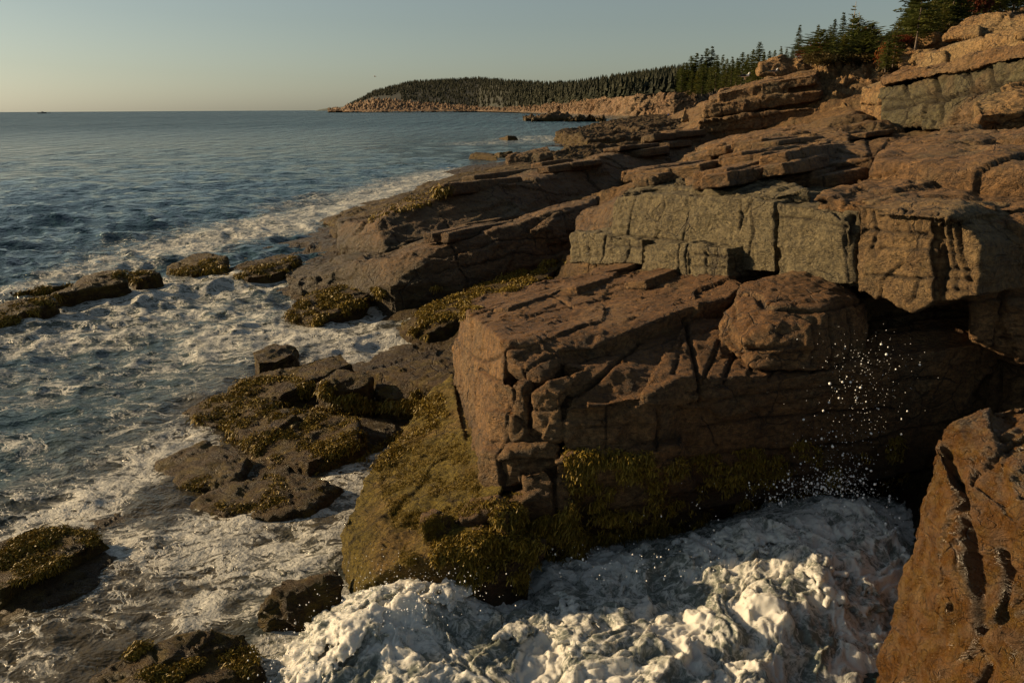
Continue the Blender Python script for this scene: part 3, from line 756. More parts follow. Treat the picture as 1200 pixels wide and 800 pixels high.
for i in range(5):
    px = rl_.uniform(600, 780); py = np.interp(px, [590, 700, 840], [345, 325, 330]) + rl_.uniform(-12, 14)
    thin_ledge(px, py, rl_.uniform(1.0, 2.6), rl_.uniform(.35, .8), rl_.uniform(.10, .2), MAT['brown'], .028, 'thin flake of rock lying on top of the big block', 'thin flakes on the big block', 810 + i)

# seaward dip slabs of the upper ridge
ridge('dip_slab', 'flat seaward slab sloping into the surf behind the upper ridge',
      [Z(405, 252, .75), D(470, 238, 40), D(525, 224, 44), D(585, 208, 48), D(640, 195, 54)], [Z(398, 262, .5), D(470, 246, 35), D(525, 236, 36), D(585, 222, 38), D(640, 208, 42)],
      [Z(370, 262, -.2), Z(425, 240, -.2), Z(475, 224, -.2), Z(520, 208, -.2), Z(590, 190, .2)], MAT['low'], .09, seed=57, A=.16, sp=(2.6, 1.8, .4), **rk)
rock('boulder', 'squared dark boulder alone on the ridge by the open water', [hull([D(592, 185, 70), D(596, 181, 71), D(643, 172, 71), D(650, 182, 69.5), D(640, 200, 69), D(600, 202, 69), D(594, 200, 70), D(640, 175, 74), D(650, 195, 74), D(600, 200, 74)])], MAT['ridge'], .09, seed=58, A=.12, sp=(2.5, 2, 1), a1=.12, a2=.08, cd=.08, zmin=-.4)
# low weedy shelves farther along
for i, (nm, lb, px, zt, vox, sd) in enumerate([
    ('low_shelf', 'brown weedy shelf just past the lone boulder', [(645, 182), (690, 172), (760, 168), (770, 175), (700, 186), (655, 190)], 1.1, .12, 61),
    ('low_shelf', 'flat weed-covered shelf running out toward the island rocks', [(655, 155), (720, 143), (800, 138), (815, 150), (760, 162), (690, 165)], 1.6, .16, 62),
    ('low_shelf', 'long dark shelf under the far pink shore', [(700, 146), (760, 135), (818, 131), (820, 140), (750, 150)], 2.4, .2, 63)]):
    top = [Z(x, y, zt) for x, y in px]
    rock(nm, lb, [hdrop(top, -.5, 1.06)], MAT['low'], vox, seed=sd, A=.35, a1=.25, a2=.15, a4=.1, sp=(3, 2, .6), cd=.1, s=1.6, zmin=-.4)

# ------------------------------------------------------------------ layered stack, gully and upper right cliffs
def stack(name, label, pts, mat, vox, **k): return rock(name, label, [hull(p) for p in pts], mat, vox, **k)
hb = dict(a1=.10, a2=.05, a3=.02, a4=.02, cd=.16, s=1.0, zmin=1)
BED2 = frame(185, 11, -40)
LY = []
for (x0, y0), (x1, y1), hpx, o_ in [((842, 110), (956, 87), 12, .2), ((832, 117), (960, 98), 9, -.5), ((826, 124), (962, 106), 13, .35), ((823, 136), (961, 119), 8, -.45), ((819, 143), (961, 127), 14, .4), ((816, 155), (960, 141), 12, .1)]:
    n = 5; tp = []
    for u in np.linspace(0, 1, n):
        tp.append((x0 + (x1 - x0) * u, y0 + (y1 - y0) * u - 3 * math.sin(u * 3.1), 60 - 2.5 * u - o_))
    f_ = [D(*q) for q in tp] + [D(q[0], q[1] + hpx, q[2] + .15) for q in tp]
    LY.append(hull(f_ + [D(q[0] + 2, q[1] - 3.5, q[2] + 8) for q in tp] + [D(q[0] + 2, q[1] + hpx, q[2] + 8) for q in tp]))
rock('layered_stack', 'tilted layered rock stack where two gulls rest', LY, MAT['upper'], .085, seed=71, R=BED2, sp=(2.4, 2.0, .7), **{**hb, 'A': .18, 'cd': .12})
stack('crag', 'sunlit tan crag of blocks at the top of the layered stack', [[D(886, 88, 68), D(890, 72, 68), D(915, 67, 69), D(935, 70, 68.5), D(936, 88, 67), D(890, 90, 67), D(932, 80, 73), D(890, 80, 73)], [D(932, 74, 67.5), D(955, 68, 68.5), D(946, 66, 69), D(934, 86, 67), D(955, 84, 67), D(955, 75, 72)]], MAT['cliff'], .09, seed=72, A=.3, sp=(1.4, 1.2, .9), **hb)
stack('eroded_bank', 'crumbling brown gully bank below the stunted trees', [[D(955, 78, 66), D(1000, 72, 66), D(1060, 82, 62), D(1058, 96, 58), D(1012, 122, 56), D(985, 140, 56), D(960, 148, 57), D(950, 100, 60), D(1060, 90, 70), D(950, 90, 70), D(960, 150, 66)]], MAT['cliff'], .10, seed=73, A=.5, a1=.4, a2=.3, a3=.06, a4=.2, cd=.15, sp=(.8, .8, .8), zmin=1)
CL = plane3(D(1033, 148, 34), D(1200, 136, 27), D(1040, 98, 35))
def clf(px, th, back=(4, 7, .3), pl=CL, out=0.0):
    n = pl[1]; n = n if n[1] < 0 else -n
    fr = [on(pl, x, y) + n * out for x, y in px]
    return hull(fr + [p + np.array(back) * th for p in fr])
rock('olive_cliff', 'tall olive-grey cliff face below the sloping tan band at the right', [clf([(1032, 104), (1095, 90), (1160, 76), (1260, 62), (1260, 135), (1130, 148), (1032, 152)], 1.0)], MAT['green'], .06, seed=75, fa=.12, A=.22, plines=[([(1036, 128), (1080, 118), (1130, 112), (1200, 98)], .09, .25), ([(1098, 92), (1102, 118), (1096, 145)], .08, .22), ([(1136, 86), (1148, 106), (1140, 120)], .07, .18), ([(1060, 100), (1066, 118), (1058, 148)], .06, .15), ([(1165, 80), (1170, 100), (1200, 112)], .07, .2)], R=BED2, sp=(2.2, 2, .9), **{**hb, 'cd': .10})
rock('sloping_band', 'long tan slab band slanting over the olive cliff face', [clf([(1042, 96), (1100, 82), (1170, 64), (1260, 46), (1260, 63), (1160, 78), (1095, 92), (1043, 104)], 1.0, out=.35)], MAT['upper'], .055, seed=76, A=.14, R=BED2, sp=(2.5, 2, .7), **{**hb, 'cd': .1})
CL2 = plane3(D(1080, 82, 44), D(1200, 60, 37), D(1085, 60, 44.5))
rock('cliff_block', 'tan squared block with shadowed notch above the sloping band', [clf([(1080, 66), (1112, 64), (1114, 80), (1080, 84)], .5, pl=CL2, out=.3), clf([(1100, 58), (1150, 46), (1165, 50), (1165, 72), (1112, 80), (1100, 70)], .7, pl=CL2)], MAT['cliff'], .07, seed=77, A=.14, sp=(2.4, 2, 1.2), **{**hb, 'cd': .1})
rock('cliff_block', 'bright tan block with rounded knob at the right edge', [clf([(1158, 42), (1200, 38), (1260, 30), (1260, 60), (1200, 62), (1160, 66)], .7, pl=CL2, out=.2), hull([D(1190, 40, 36.8), D(1210, 34, 36.6), D(1212, 44, 36.2), D(1192, 46, 36.4), D(1205, 36, 38)])], MAT['cliff'], .07, seed=78, A=.12, sp=(2, 2, 1.2), **{**hb, 'cd': .1})
CL3 = plane3(D(1110, 42, 52), D(1200, 34, 48), D(1125, 20, 53))
rock('cliff_block', 'topmost grey-tan granite block under the tall spruces', [clf([(1118, 40), (1130, 21), (1165, 16), (1185, 16), (1185, 42), (1120, 44)], .8, pl=CL3), clf([(1186, 18), (1260, 10), (1260, 38), (1186, 40)], .8, pl=CL3, out=-.1), clf([(1108, 52), (1118, 40), (1150, 38), (1150, 50)], .6, pl=CL3, out=.4)], MAT['cliff'], .08, seed=79, A=.2, sp=(3, 2.4, 1.4), **{**hb, 'cd': .12})
CL4 = plane3(D(1000, 152, 40), D(1036, 150, 36), D(1010, 105, 40.5))
rock('slab_column', 'orange slabs stacked in a column at the left end of the olive cliff', [clf([(1012, 104), (1040, 98), (1034, 120), (1008, 122)], .5, pl=CL4), clf([(1004, 122), (1033, 118), (1032, 136), (1002, 138)], .5, pl=CL4, out=.2), clf([(1002, 138), (1032, 135), (1032, 156), (1002, 156)], .5, pl=CL4, out=.05)], MAT['cliff'], .06, seed=80, A=.12, sp=(1.6, 1.4, .8), **{**hb, 'cd': .1})
rock('shoulder_rock', 'pale shoulder of rock beside the end of the sloping band', [hull([D(1034, 90, 46), D(1060, 80, 47), D(1082, 78, 46), D(1080, 92, 43), D(1040, 100, 43), D(1032, 98, 45), D(1060, 90, 52), D(1040, 105, 48)])], MAT['upper'], .07, seed=81, A=.15, sp=(2, 1.6, .6), **{**hb, 'cd': .08})
rock('boulder', 'big pale boulder resting at the right edge below the olive cliff', [hull([D(1142, 122, 25), D(1165, 112, 25.5), D(1215, 108, 25), D(1240, 150, 24), D(1140, 152, 24), D(1150, 135, 23.6), D(1220, 130, 23.6), D(1210, 150, 29), D(1150, 150, 29)]),
      hull([D(1172, 104, 26.5), D(1200, 92, 27), D(1240, 92, 26.5), D(1240, 118, 25.5), D(1176, 118, 25.8), D(1220, 110, 30)])], MAT['cliff'], .045, seed=82, A=.10, sp=(2, 1.6, 1.0), **{**hb, 'cd': .08, 'a4': .04})
# loose boulders on the talus below the trees
tal = [(1052, 58, 63, .7), (1060, 64, 62, .6), (1072, 60, 61, .8), (1083, 52, 62, 1.1), (1092, 58, 60, 1.0), (1100, 50, 62, 1.2), (1075, 70, 59, .7), (1062, 72, 60, .7), (1088, 68, 58, .7), (1056, 46, 66, .8), (1098, 66, 57, .6), (1048, 66, 62, .5),
       (1066, 55, 63, .6), (1080, 62, 60, .6), (1070, 66, 60, .5), (1094, 43, 66, .9), (1062, 78, 58, .6), (1076, 76, 57, .5), (1105, 44, 64, .8), (1045, 74, 61, .5)]
rs = random.Random(5)
for i, (px, py, d, r) in enumerate(tal):
    c = D(px, py, d)
    pts = [c + np.array([rs.uniform(-1, 1) * r, rs.uniform(-.8, .8) * r, rs.uniform(-.7, .55) * r]) for _ in range(16)]
    rock('talus_boulder', 'rounded orange boulder in the loose talus under the stunted trees', [hull(pts)], MAT['cliff'], .09, seed=100 + i, A=.08, a1=.05, a2=.05, a4=.03, cd=.05, group='talus boulders under the stunted trees', zmin=1)

# ------------------------------------------------------------------ low weedy rocks in the water
lk = dict(a1=.05, a2=.03, a3=.012, a4=.012, cd=.03, A=.04, fa=.04, zmin=-.35)
def low(name, label, px, zt, vox=.035, seed=1, batter=1.25, mat='low', **k):
    top = [Z(q[0], q[1], q[2] if len(q) > 2 else zt) for q in px]
    return rock(name, label, [hull(top + drop(top, -.45, batter))], MAT[mat], vox, seed=seed, **{**lk, **k})
low('awash_rock', 'flat-topped dark slab standing in foam, farthest of the weedy cluster', [(296, 412), (320, 402), (350, 404), (345, 412), (325, 422), (300, 424)], .55, seed=201, batter=1.05)
low('awash_rock', 'long tilted weedy slab beside the flat-topped dark slab', [(268, 455, .25), (300, 440, .4), (350, 425, .6), (400, 412, .75), (412, 424, .65), (372, 440, .5), (330, 462, .4), (285, 466, .2)], .5, seed=202, batter=1.08)
low('awash_rock', 'stout round weed-fringed boulder in the middle of the cluster', [(372, 448, .75), (395, 430, .85), (425, 432, .9), (438, 440, .8), (432, 452, .7), (400, 460, .6), (385, 462, .55)], .7, seed=203, batter=1.12)
low('awash_rock', 'low brown boulder between the round boulder and the big block', [(440, 450, .6), (470, 440, .7), (500, 446, .75), (506, 458, .6), (470, 468, .45), (445, 466, .45)], .6, seed=204, batter=1.12)
low('awash_rock', 'reddish shelf joining the low boulder to the big block', [(430, 436, .6), (500, 420, .8), (540, 425, .9), (540, 460, .8), (505, 450, .75)], .7, seed=205, batter=1.05)
low('awash_rock', 'flat weed-streaked rock at the seaward end of the cluster', [(212, 478, .15), (250, 460, .25), (290, 464, .3), (330, 480, .3), (300, 495, .22), (245, 496, .15)], .2, seed=206, a2=.06)
low('awash_rock', 'broad flat wet rock striped with weed in front of the round boulder', [(272, 498, .2), (300, 480, .3), (370, 478, .35), (418, 490, .4), (420, 520, .3), (360, 540, .25), (300, 530, .15)], .3, seed=207, a2=.06)
low('awash_rock', 'half-drowned dark rock with a foaming seaward edge', [(180, 540, .02), (240, 520, .12), (290, 535, .15), (270, 565, .10), (210, 570, .03)], .1, seed=208, a2=.06)
low('awash_rock', 'drowned brown rock under a thin sheet of foam', [(225, 590, .06), (270, 565, .12), (350, 560, .14), (400, 570, .1), (360, 600, .08), (280, 610, .04)], .1, seed=209, a2=.06)
low('awash_rock', 'golden weedy rock at the left edge', [(-30, 640, .3), (40, 612, .3), (95, 612, .3), (125, 628, .22), (60, 660, .28), (0, 690, .25), (-40, 690, .2)], .28, seed=210, a2=.05)
low('awash_rock', 'weed-hung rock at the bottom left corner of the surf', [(110, 790, .3), (160, 755, .35), (230, 735, .35), (290, 740, .25), (300, 775, .2), (250, 800, .25), (180, 840, .25), (100, 830, .2)], .3, seed=211, a2=.06)
low('awash_rock', 'shaded brown rock hidden by spilling foam left of the mossy ledge', [(300, 715, .2), (340, 680, .35), (395, 668, .35), (400, 700, .2), (370, 730, .1), (310, 735, .05)], .3, seed=212, a2=.06)
# line of rocks to the left
low('reef_rock', 'long low brown reef with weed at the left edge', [(-40, 372, .3), (20, 352, .45), (60, 346, .5), (66, 356, .35), (30, 366, .25), (-20, 386, .2)], .4, .05, 221, batter=1.1)
low('reef_rock', 'humped dark reef rock left of the channel', [(62, 346, .35), (100, 326, .55), (125, 318, .7), (145, 318, .7), (150, 330, .5), (100, 342, .3)], .5, .05, 222, batter=1.1)
low('reef_rock', 'small dark reef knob at the tip of the humped rock', [(150, 320, .45), (175, 315, .5), (188, 320, .4), (160, 328, .3)], .4, .05, 223, batter=1.15)
low('reef_rock', 'rounded brown reef rock with a weedy top in mid channel', [(196, 312, .3), (225, 298, .6), (245, 295, .7), (266, 300, .6), (262, 312, .4), (225, 318, .3)], .5, .05, 224, batter=1.12)
low('reef_rock', 'flat brown reef joining the lower ridge', [(255, 318, .25), (285, 308, .4), (330, 296, .5), (352, 300, .5), (330, 318, .35), (290, 324, .3)], .4, .05, 225, batter=1.12)
low('reef_rock', 'thin weedy reef streak behind the left edge reef', [(10, 342, .2), (60, 335, .3), (105, 330, .25), (60, 340, .15)], .2, .05, 226, batter=1.2)
low('reef_rock', 'dark knob of rock where the surf meets the dip slab', [(385, 266, .5), (400, 258, .8), (425, 254, .9), (440, 258, .8), (420, 268, .5), (395, 274, .4)], .6, .06, 227, batter=1.1)
low('weed_bank', 'dark bank of weed at the seaward foot of the lower ridge', [(335, 368, .2), (360, 345, .45), (400, 335, .6), (432, 345, .5), (420, 358, .35), (370, 375, .2)], .4, .045, 228, batter=1.1)
low('weed_bank', 'long bank of golden weed behind the big block', [(470, 382, .35), (500, 360, .6), (560, 335, .9), (640, 308, 1.3), (665, 306, 1.4), (640, 325, 1.2), (580, 345, .9), (540, 372, .7), (500, 392, .3)], .6, .05, 229, batter=1.05)
# far little rocks
for px, d_, lb, sd in [([(578, 181, .2), (585, 178, .7), (600, 177, .8), (602, 181, .2)], 0, 'small dark skerry in the open water past the dip slab', 231), ([(585, 162, .2), (595, 159, .9), (605, 160, .7), (607, 163, .2)], 0, 'tiny skerry among white wavelets', 232),
                       ([(550, 181, .5), (560, 178, .8), (578, 180, .7), (582, 183, .5)], 0, 'lowest skerry awash near the dip slab', 233)]:
    low('skerry', lb, px, .5, .12, sd, batter=1.15, A=.02, fa=.1)
isl = [Z(622, 142, .3), D(640, 136, 420), D(645, 134, 425), D(660, 139, 425), Z(672, 140, .5), Z(650, 142, -.4), Z(625, 143, -.4), D(650, 137, 440)]
rock('island_rock', 'pointed dark island rock off the far shore', [hull(isl), hull([D(615, 140.5, 420), D(625, 139.5, 422), Z(630, 142, -.4), Z(612, 142, -.4), D(625, 140, 430)])], MAT['low'], .4, seed=235, A=.8, a1=.8, a2=.4, s=3, zmin=-.4)
rock('island_rock', 'flat dark rock joining the island rock to the shelf', [hull([Z(660, 142, .3), D(680, 137, 400), D(705, 137, 395), Z(710, 142, .3), Z(670, 143, -.4), D(690, 139, 420)])], MAT['low'], .4, seed=236, A=.8, a1=.8, a2=.4, s=3, zmin=-.4)

# the mossy ledge left of the block and the weedy boulder at its foot
g1 = [Z(402, 612, .60), Z(430, 560, .55), Z(478, 500, .6), Z(552, 462, .9), Z(590, 570, 1.15), Z(560, 640, .95), Z(470, 655, .75), Z(420, 690, .35)]
G1 = hull(g1 + drop(g1, -.4, 1.04))
rock('mossy_ledge', 'sloping ledge covered in olive moss at the left foot of the big block', [G1, hull([Z(478, 500, .5), Z(500, 470, .7), Z(530, 440, .9), Z(545, 520, 1.0), Z(520, 500, -.3), Z(480, 510, -.3), Z(540, 460, -.3)])], MAT['ledge'], .024, seed=241, A=.008, a1=.05, a2=.03, a3=.016, a4=.02, cd=.0, fa=.03, sp=(1.6, 1.4, .6), zmin=-.35)
cob = [(520, 610, .95, .28), (548, 600, 1.05, .25), (575, 592, 1.15, .3), (525, 622, .8, .22), (560, 628, .85, .33), (590, 622, .9, .3), (600, 600, 1.1, .22), (540, 648, .6, .3), (620, 640, .7, .3)]
for i, (px, py, z, r) in enumerate(cob):
    c = Z(px, py, z)
    pts = [c + np.array([rs.uniform(-1, 1) * r, rs.uniform(-1, 1) * r, rs.uniform(-.8, .6) * r]) for _ in range(14)]
    rock('broken_stone', 'broken red-brown stone wedged at the foot of the big block', [hull(pts)], MAT['brown'], .022, seed=250 + i, A=.02, a1=.03, a2=.02, a3=.008, a4=.012, cd=.03, group='broken stones under the big block', zmin=-.3)
bl = [Z(536, 672, .55), Z(560, 640, .75), Z(600, 632, .8), Z(625, 650, .65), Z(605, 668, .55), Z(575, 690, .45)]
rock('weedy_boulder', 'weed-draped red-brown boulder in the foam at the foot of the big block', [hull(bl + drop(bl, -.4, 1.0))], MAT['brown'], .022, seed=260, A=.03, a1=.04, a2=.03, cd=.04, zmin=-.35)

# ------------------------------------------------------------------ sea
def waves(X, Y, foot, n=80, seed=3, lo=.3, hi=14.0, steep=.07, head=-68):
    r = np.random.default_rng(seed)
    dx = np.zeros_like(X); dy = np.zeros_like(X); dz = np.zeros_like(X)
    for i in range(n):
        lam = lo * (hi / lo) ** (i / (n - 1)) * r.uniform(.9, 1.1)
        a = rad(head + r.normal(0, 38)); k = 2 * math.pi / lam
        A = steep * r.uniform(.5, 1.4) / k
        if lam > 1.3: A *= (1.3 / lam) ** .75
        f = np.clip((lam / np.maximum(foot, 1e-3) - .9) / 1.5, 0, 1)
        ph = k * (X * math.cos(a) + Y * math.sin(a)) + r.uniform(0, 6.28)
        c, s = np.cos(ph), np.sin(ph)
        dz += A * f * c; dx -= .8 * A * f * s * math.cos(a); dy -= .8 * A * f * s * math.sin(a)
    return dx, dy, dz


SURF = []
def surf(pts, st):
    q = [(Z(px, py, 0)[:2], r) for px, py, r in pts]
    SURF.append((q, st))
surf([(560, 200, 5), (520, 210, 5), (470, 226, 4.5), (400, 246, 4), (330, 262, 3.5), (250, 280, 3), (200, 292, 2.5)], .95)
surf([(520, 200, 3), (440, 222, 3.5), (360, 240, 3.5)], .6)
surf([(220, 285, 3), (120, 312, 2), (60, 330, 1.4), (0, 348, 1.2)], .7)
surf([(240, 268, 2.5), (140, 292, 2.5)], .45)
surf([(0, 372, 1.2), (60, 372, 1.6), (140, 350, 2.0), (230, 335, 2.2), (330, 330, 1.5)], .85)
surf([(20, 395, 2.2), (120, 385, 2.6), (250, 365, 2.8), (330, 365, 2.2)], .72)
surf([(280, 400, 2.0), (380, 385, 2.0), (440, 370, 1.7), (500, 350, 1.2), (440, 350, 1.5)], .95)
surf([(420, 410, 1.4), (480, 400, 1.6), (545, 395, 1.4)], 1.0)
surf([(30, 450, 2.0), (150, 440, 2.2), (250, 410, 2.0)], .5)
surf([(60, 520, 1.4), (150, 490, 1.5), (220, 440, 1.4)], .42)
surf([(205, 520, .7), (150, 560, .65), (90, 600, .6), (30, 630, .5), (-30, 660, .5)], .95)
surf([(0, 590, .8), (80, 560, .9), (160, 525, .9)], .5)
surf([(250, 620, .7), (320, 600, .7), (400, 585, .7), (420, 560, .5), (440, 530, .4)], .95)
surf([(160, 640, .7), (260, 650, .8), (360, 650, .8), (400, 620, .6)], .85)
surf([(230, 720, .35), (240, 700, .3)], 1.0)
surf([(130, 690, .8), (250, 700, .8), (380, 700, .5)], .55)
surf([(0, 780, .7), (60, 730, .7), (140, 700, .8)], .5)
surf([(300, 790, .5), (330, 760, .4), (390, 720, .3)], .8)
surf([(470, 500, .5), (450, 480, .6), (430, 510, .4)], .6)
surf([(560, 780, 1.2), (700, 720, 1.2), (900, 700, 1.2), (980, 650, 1.0)], 1.0)
surf([(620, 163, 9), (690, 166, 6), (640, 160, 8)], .6)
surf([(655, 178, 5), (700, 177, 4), (620, 186, 4)], .8)
surf([(700, 135, 20), (660, 133, 30)], .5)
surf([(560, 168, 9), (610, 166, 10)], .5)


def surf_at(X, Y):
    f = np.zeros(len(X))
    XY = np.stack([X, Y], 1)
    for q, st in SURF:
        for (a, ra), (b, rb) in zip(q[:-1], q[1:]):
            ab = b - a; t = np.clip(((XY - a) @ ab) / np.dot(ab, ab), 0, 1)
            d = np.linalg.norm(XY - a - t[:, None] * ab, axis=1) / (ra + (rb - ra) * t)
            f = np.maximum(f, st * np.clip(1.25 - d * d * .55 - d * .2, 0, 1))
    return f


def water_material():
    t = NT('sea_water')
    P = t.pos(); f = t.attr('foam')
    dist = t.attr('dist')
    # long-crested ripples, larger where the water is farther away
    h = None
    for sx, sy, am, d0, d1 in ((2.2, 3.0, .12, -2, -1), (.75, 1.1, .45, 10, 40), (.36, .33, 1.3, 40, 100), (.30, .11, 3.0, 90, 170), (.18, .032, 9.0, 160, 290), (.09, .0095, 28.0, 270, 500), (.035, .0026, 95.0, 500, 1200)):
        nz = t.noise(t.scaled(P, sx, sy, 1, (0, 0, rad(8))), 1.0, 3, .6, .3)
        w = t.math('MULTIPLY', nz, t.ramp(dist, d0, d1, 0, am))
        h = w if h is None else t.math('ADD', h, w)
    nm = t.bump(h, 1.0, 1.0)
    # lacy foam
    wv = t.n('ShaderNodeTexNoise', inp={'Vector': P, 'Scale': .9, 'Detail': 4, 'Roughness': .6}).outputs['Color']
    wv = t.n('ShaderNodeVectorMath', operation='SCALE', inp={0: wv, 'Scale': 1.3}).outputs[0]
    PP = t.n('ShaderNodeVectorMath', operation='ADD', inp={0: t.scaled(P, .62, 1.25, 1, (0, 0, rad(-28))), 1: wv}).outputs[0]
    wob = t.n('ShaderNodeVectorMath', operation='SCALE', inp={0: t.n('ShaderNodeTexNoise', inp={'Vector': PP, 'Scale': 2.6, 'Detail': 6, 'Roughness': .62}).outputs['Color'], 'Scale': .75}).outputs[0]
    PV = t.n('ShaderNodeVectorMath', operation='ADD', inp={0: PP, 1: wob}).outputs[0]
    e1 = t.n('ShaderNodeTexVoronoi', feature='DISTANCE_TO_EDGE', inp={'Vector': PV, 'Scale': 1.5}).outputs['Distance']
    e2 = t.n('ShaderNodeTexVoronoi', feature='DISTANCE_TO_EDGE', inp={'Vector': PV, 'Scale': 4.2}).outputs['Distance']
    def lines_(e, a, b):
        w = t.math('ADD', a, t.math('MULTIPLY', f, b)); return t.math('SUBTRACT', 1.0, t.math('DIVIDE', e, w), True)
    pres = t.ramp(t.math('ADD', t.noise(PP, .9, 4, .65), t.math('MULTIPLY', f, .32)), .55, .78)
    pres2 = t.ramp(t.math('ADD', t.noise(PP, 2.1, 4, .65), t.math('MULTIPLY', f, .30)), .58, .80)
    lace = t.math('MAXIMUM', t.math('MULTIPLY', t.ramp(lines_(e1, .03, .14), .05, .6), pres), t.math('MULTIPLY', t.ramp(lines_(e2, .03, .22), .1, .7), pres2))
    n1 = t.noise(PP, 2.0, 6, .66, 1.0)
    fill = t.ramp(t.math('ADD', n1, t.math('MULTIPLY', f, .36)), .84, .98)
    mask = t.math('MAXIMUM', t.math('MULTIPLY', lace, .85), fill)
    mask = t.math('MULTIPLY', mask, t.ramp(f, .05, .25))
    mask = t.math('MULTIPLY', mask, t.ramp(t.noise(P, 26, 3, .7), .25, .55, .45, 1))
    murk = t.ramp(f, .15, .95)
    deep = t.mix(murk, t.mix(t.ramp(dist, 12, 70), (.018, .036, .034), (.012, .040, .055)), (.062, .070, .050))
    deep = t.mix(t.math('MULTIPLY', t.attr('shallow'), .8), deep, (.060, .044, .022))
    col = t.mix(mask, deep, (.55, .545, .50))
    ro = t.n('ShaderNodeMix', data_type='FLOAT', inp={0: mask, 2: t.ramp(dist, 20, 400, .06, .26), 3: .7}).outputs[0]
    fb = t.bump(t.math('ADD', mask, t.math('MULTIPLY', t.noise(P, 30, 3), .4)), .6, .04, nm)
    m = t.finish(**{'Base Color': col, 'Roughness': ro, 'Normal': fb, 'IOR': 1.33, 'Specular IOR Level': t.ramp(dist, 30, 350, .5, .22)})
    return m


ths = np.concatenate([np.linspace(rad(-70), rad(-38), 70, endpoint=False), np.linspace(rad(-38), rad(30), 860), np.linspace(rad(30.5), rad(60), 50)])
rs_ = pix_radii(4.0, 30000.0, 1.15)
X, Y, Q = polar(ths, rs_)
dist = np.hypot(X, Y)
foot = dist * dist / (H * F) * 1.15
foot = np.maximum(foot, dist * rad(68) / 860)
dx, dy, dz = waves(X, Y, foot)
foam = surf_at(X, Y)
chop = np.clip(foam, 0, 1) * np.clip(1 - dist / 90, 0, 1)
Pp = np.stack([X, Y, np.zeros_like(X)], 1)
sel = dist < 90
bz = np.zeros_like(X); bz[sel] = fbm(Pp[sel] * [1, 1.5, 1], 1.1, 4, .55, 71, ridged=True) * .016 * chop[sel]
shal = np.where(dist < 13, .45, np.clip(.45 + (dist - 13) / 20, .45, 1))
V = np.stack([X + dx * shal, Y + dy * shal, dz * shal * np.where(dist < 25, .8, 1) + bz], 1)
shallow = np.zeros_like(X); nr = dist < 45; shallow[nr] = np.clip(1 + terrain_z(X[nr], Y[nr]) / .55, 0, 1) * np.clip((30 - dist[nr]) / 12, 0, 1)
sea = link('sea', np_mesh('sea', V, Q, water_material(), True, {'foam': foam, 'dist': dist, 'shallow': shallow}))
tag(sea, kind='structure')

# ------------------------------------------------------------------ the breaking wave in the gap
WC = [(640, 668, .25), (720, 655, .3), (800, 650, .4), (860, 630, .5), (900, 612, .6), (960, 594, .7), (1010, 592, .75), (1045, 625, .7), (1058, 660, .55), (1040, 700, .4), (1000, 740, .2), (900, 700, .55),
      (960, 680, .65), (960, 640, .62), (850, 690, .35), (760, 700, .15), (700, 690, .2), (700, 740, .3), (600, 720, .1), (640, 700, .15), (800, 740, .35), (880, 760, .3), (960, 770, .15), (480, 700, .55), (520, 680, .5),
      (550, 700, .35), (430, 715, .5), (410, 740, .45), (460, 750, .35), (540, 750, .2), (360, 775, .1), (330, 800, 0.05), (420, 790, .25), (560, 790, .3), (700, 800, .25), (850, 810, .2), (1000, 810, 0), (290, 790, -.3), (350, 740, -.3), (385, 705, -.35), (620, 640, -.4),
      (560, 660, .0), (600, 700, -.05), (800, 610, -.3), (900, 580, -.3), (1000, 560, -.3), (1080, 600, .1), (1100, 700, -.4), (600, 850, .1), (800, 860, .1), (400, 860, -.1), (250, 850, -.5), (1000, 850, -.3)]
WPt = np.array([Z(*w) for w in WC]); U_ = WPt[:, :2]
Kw = np.linalg.norm(U_[:, None] - U_[None], axis=2); nW = len(U_)
Aw = np.block([[Kw - .03 * np.eye(nW), np.ones((nW, 1))], [np.ones((1, nW)), np.zeros((1, 1))]])
Sw = np.linalg.solve(Aw, np.append(WPt[:, 2], 0))
gx = np.arange(-3.2, 6.4, .0155); gy = np.arange(6.2, 11.6, .0155)
GX, GY = np.meshgrid(gx, gy); xx = GX.ravel(); yy = GY.ravel()
zz = np.empty(len(xx))
for s in range(0, len(xx), 60000):
    k = np.linalg.norm(np.stack([xx[s:s + 60000], yy[s:s + 60000]], 1)[:, None] - U_[None], axis=2)
    zz[s:s + 60000] = k @ Sw[:nW] + Sw[nW]
P0 = np.stack([xx, yy, zz], 1)
wp = .35 * np.stack([fbm(P0, 1.3, 3, .5, 81), fbm(P0, 1.3, 3, .5, 83), fbm(P0, 1.3, 3, .5, 85)], 1)
Pw_ = P0 + wp
b1 = 1 - np.abs(fbm(Pw_, 1.5, 2, .5, 87)); b2 = 1 - np.abs(fbm(Pw_, 3.8, 2, .5, 88)); b3 = 1 - np.abs(fbm(Pw_, 9.0, 2, .5, 89)); b4 = np.abs(fbm(Pw_, 20, 2, .5, 90))
puff = np.abs(fbm(Pw_, 3.2, 1, .5, 91)) * .5 + np.abs(fbm(Pw_, 7.0, 1, .5, 92)) * .28 + np.abs(fbm(Pw_, 15.0, 1, .5, 93)) * .16
calm = np.clip(1 - np.hypot((xx - 3.3) / 1.3, (yy - 10.0) / .75), 0, 1)      # smooth back of the wave
calm = np.maximum(calm, .6 * np.clip(1 - np.hypot((xx - .8) / .9, (yy - 8.6) / .4), 0, 1))
roughk = 1 - .8 * np.clip(calm * 1.8, 0, 1)
hgt = (.085 * fbm(Pw_, 1.9, 2, .5, 120) + .055 * fbm(Pw_ * np.array([.7, 1.2, 1]), 5.0, 2, .5, 122) + .09 * (puff - .25) + .026 * fbm(Pw_, 12.0, 2, .55, 124) + .007 * fbm(Pw_, 34.0, 1, .5, 126)) * roughk
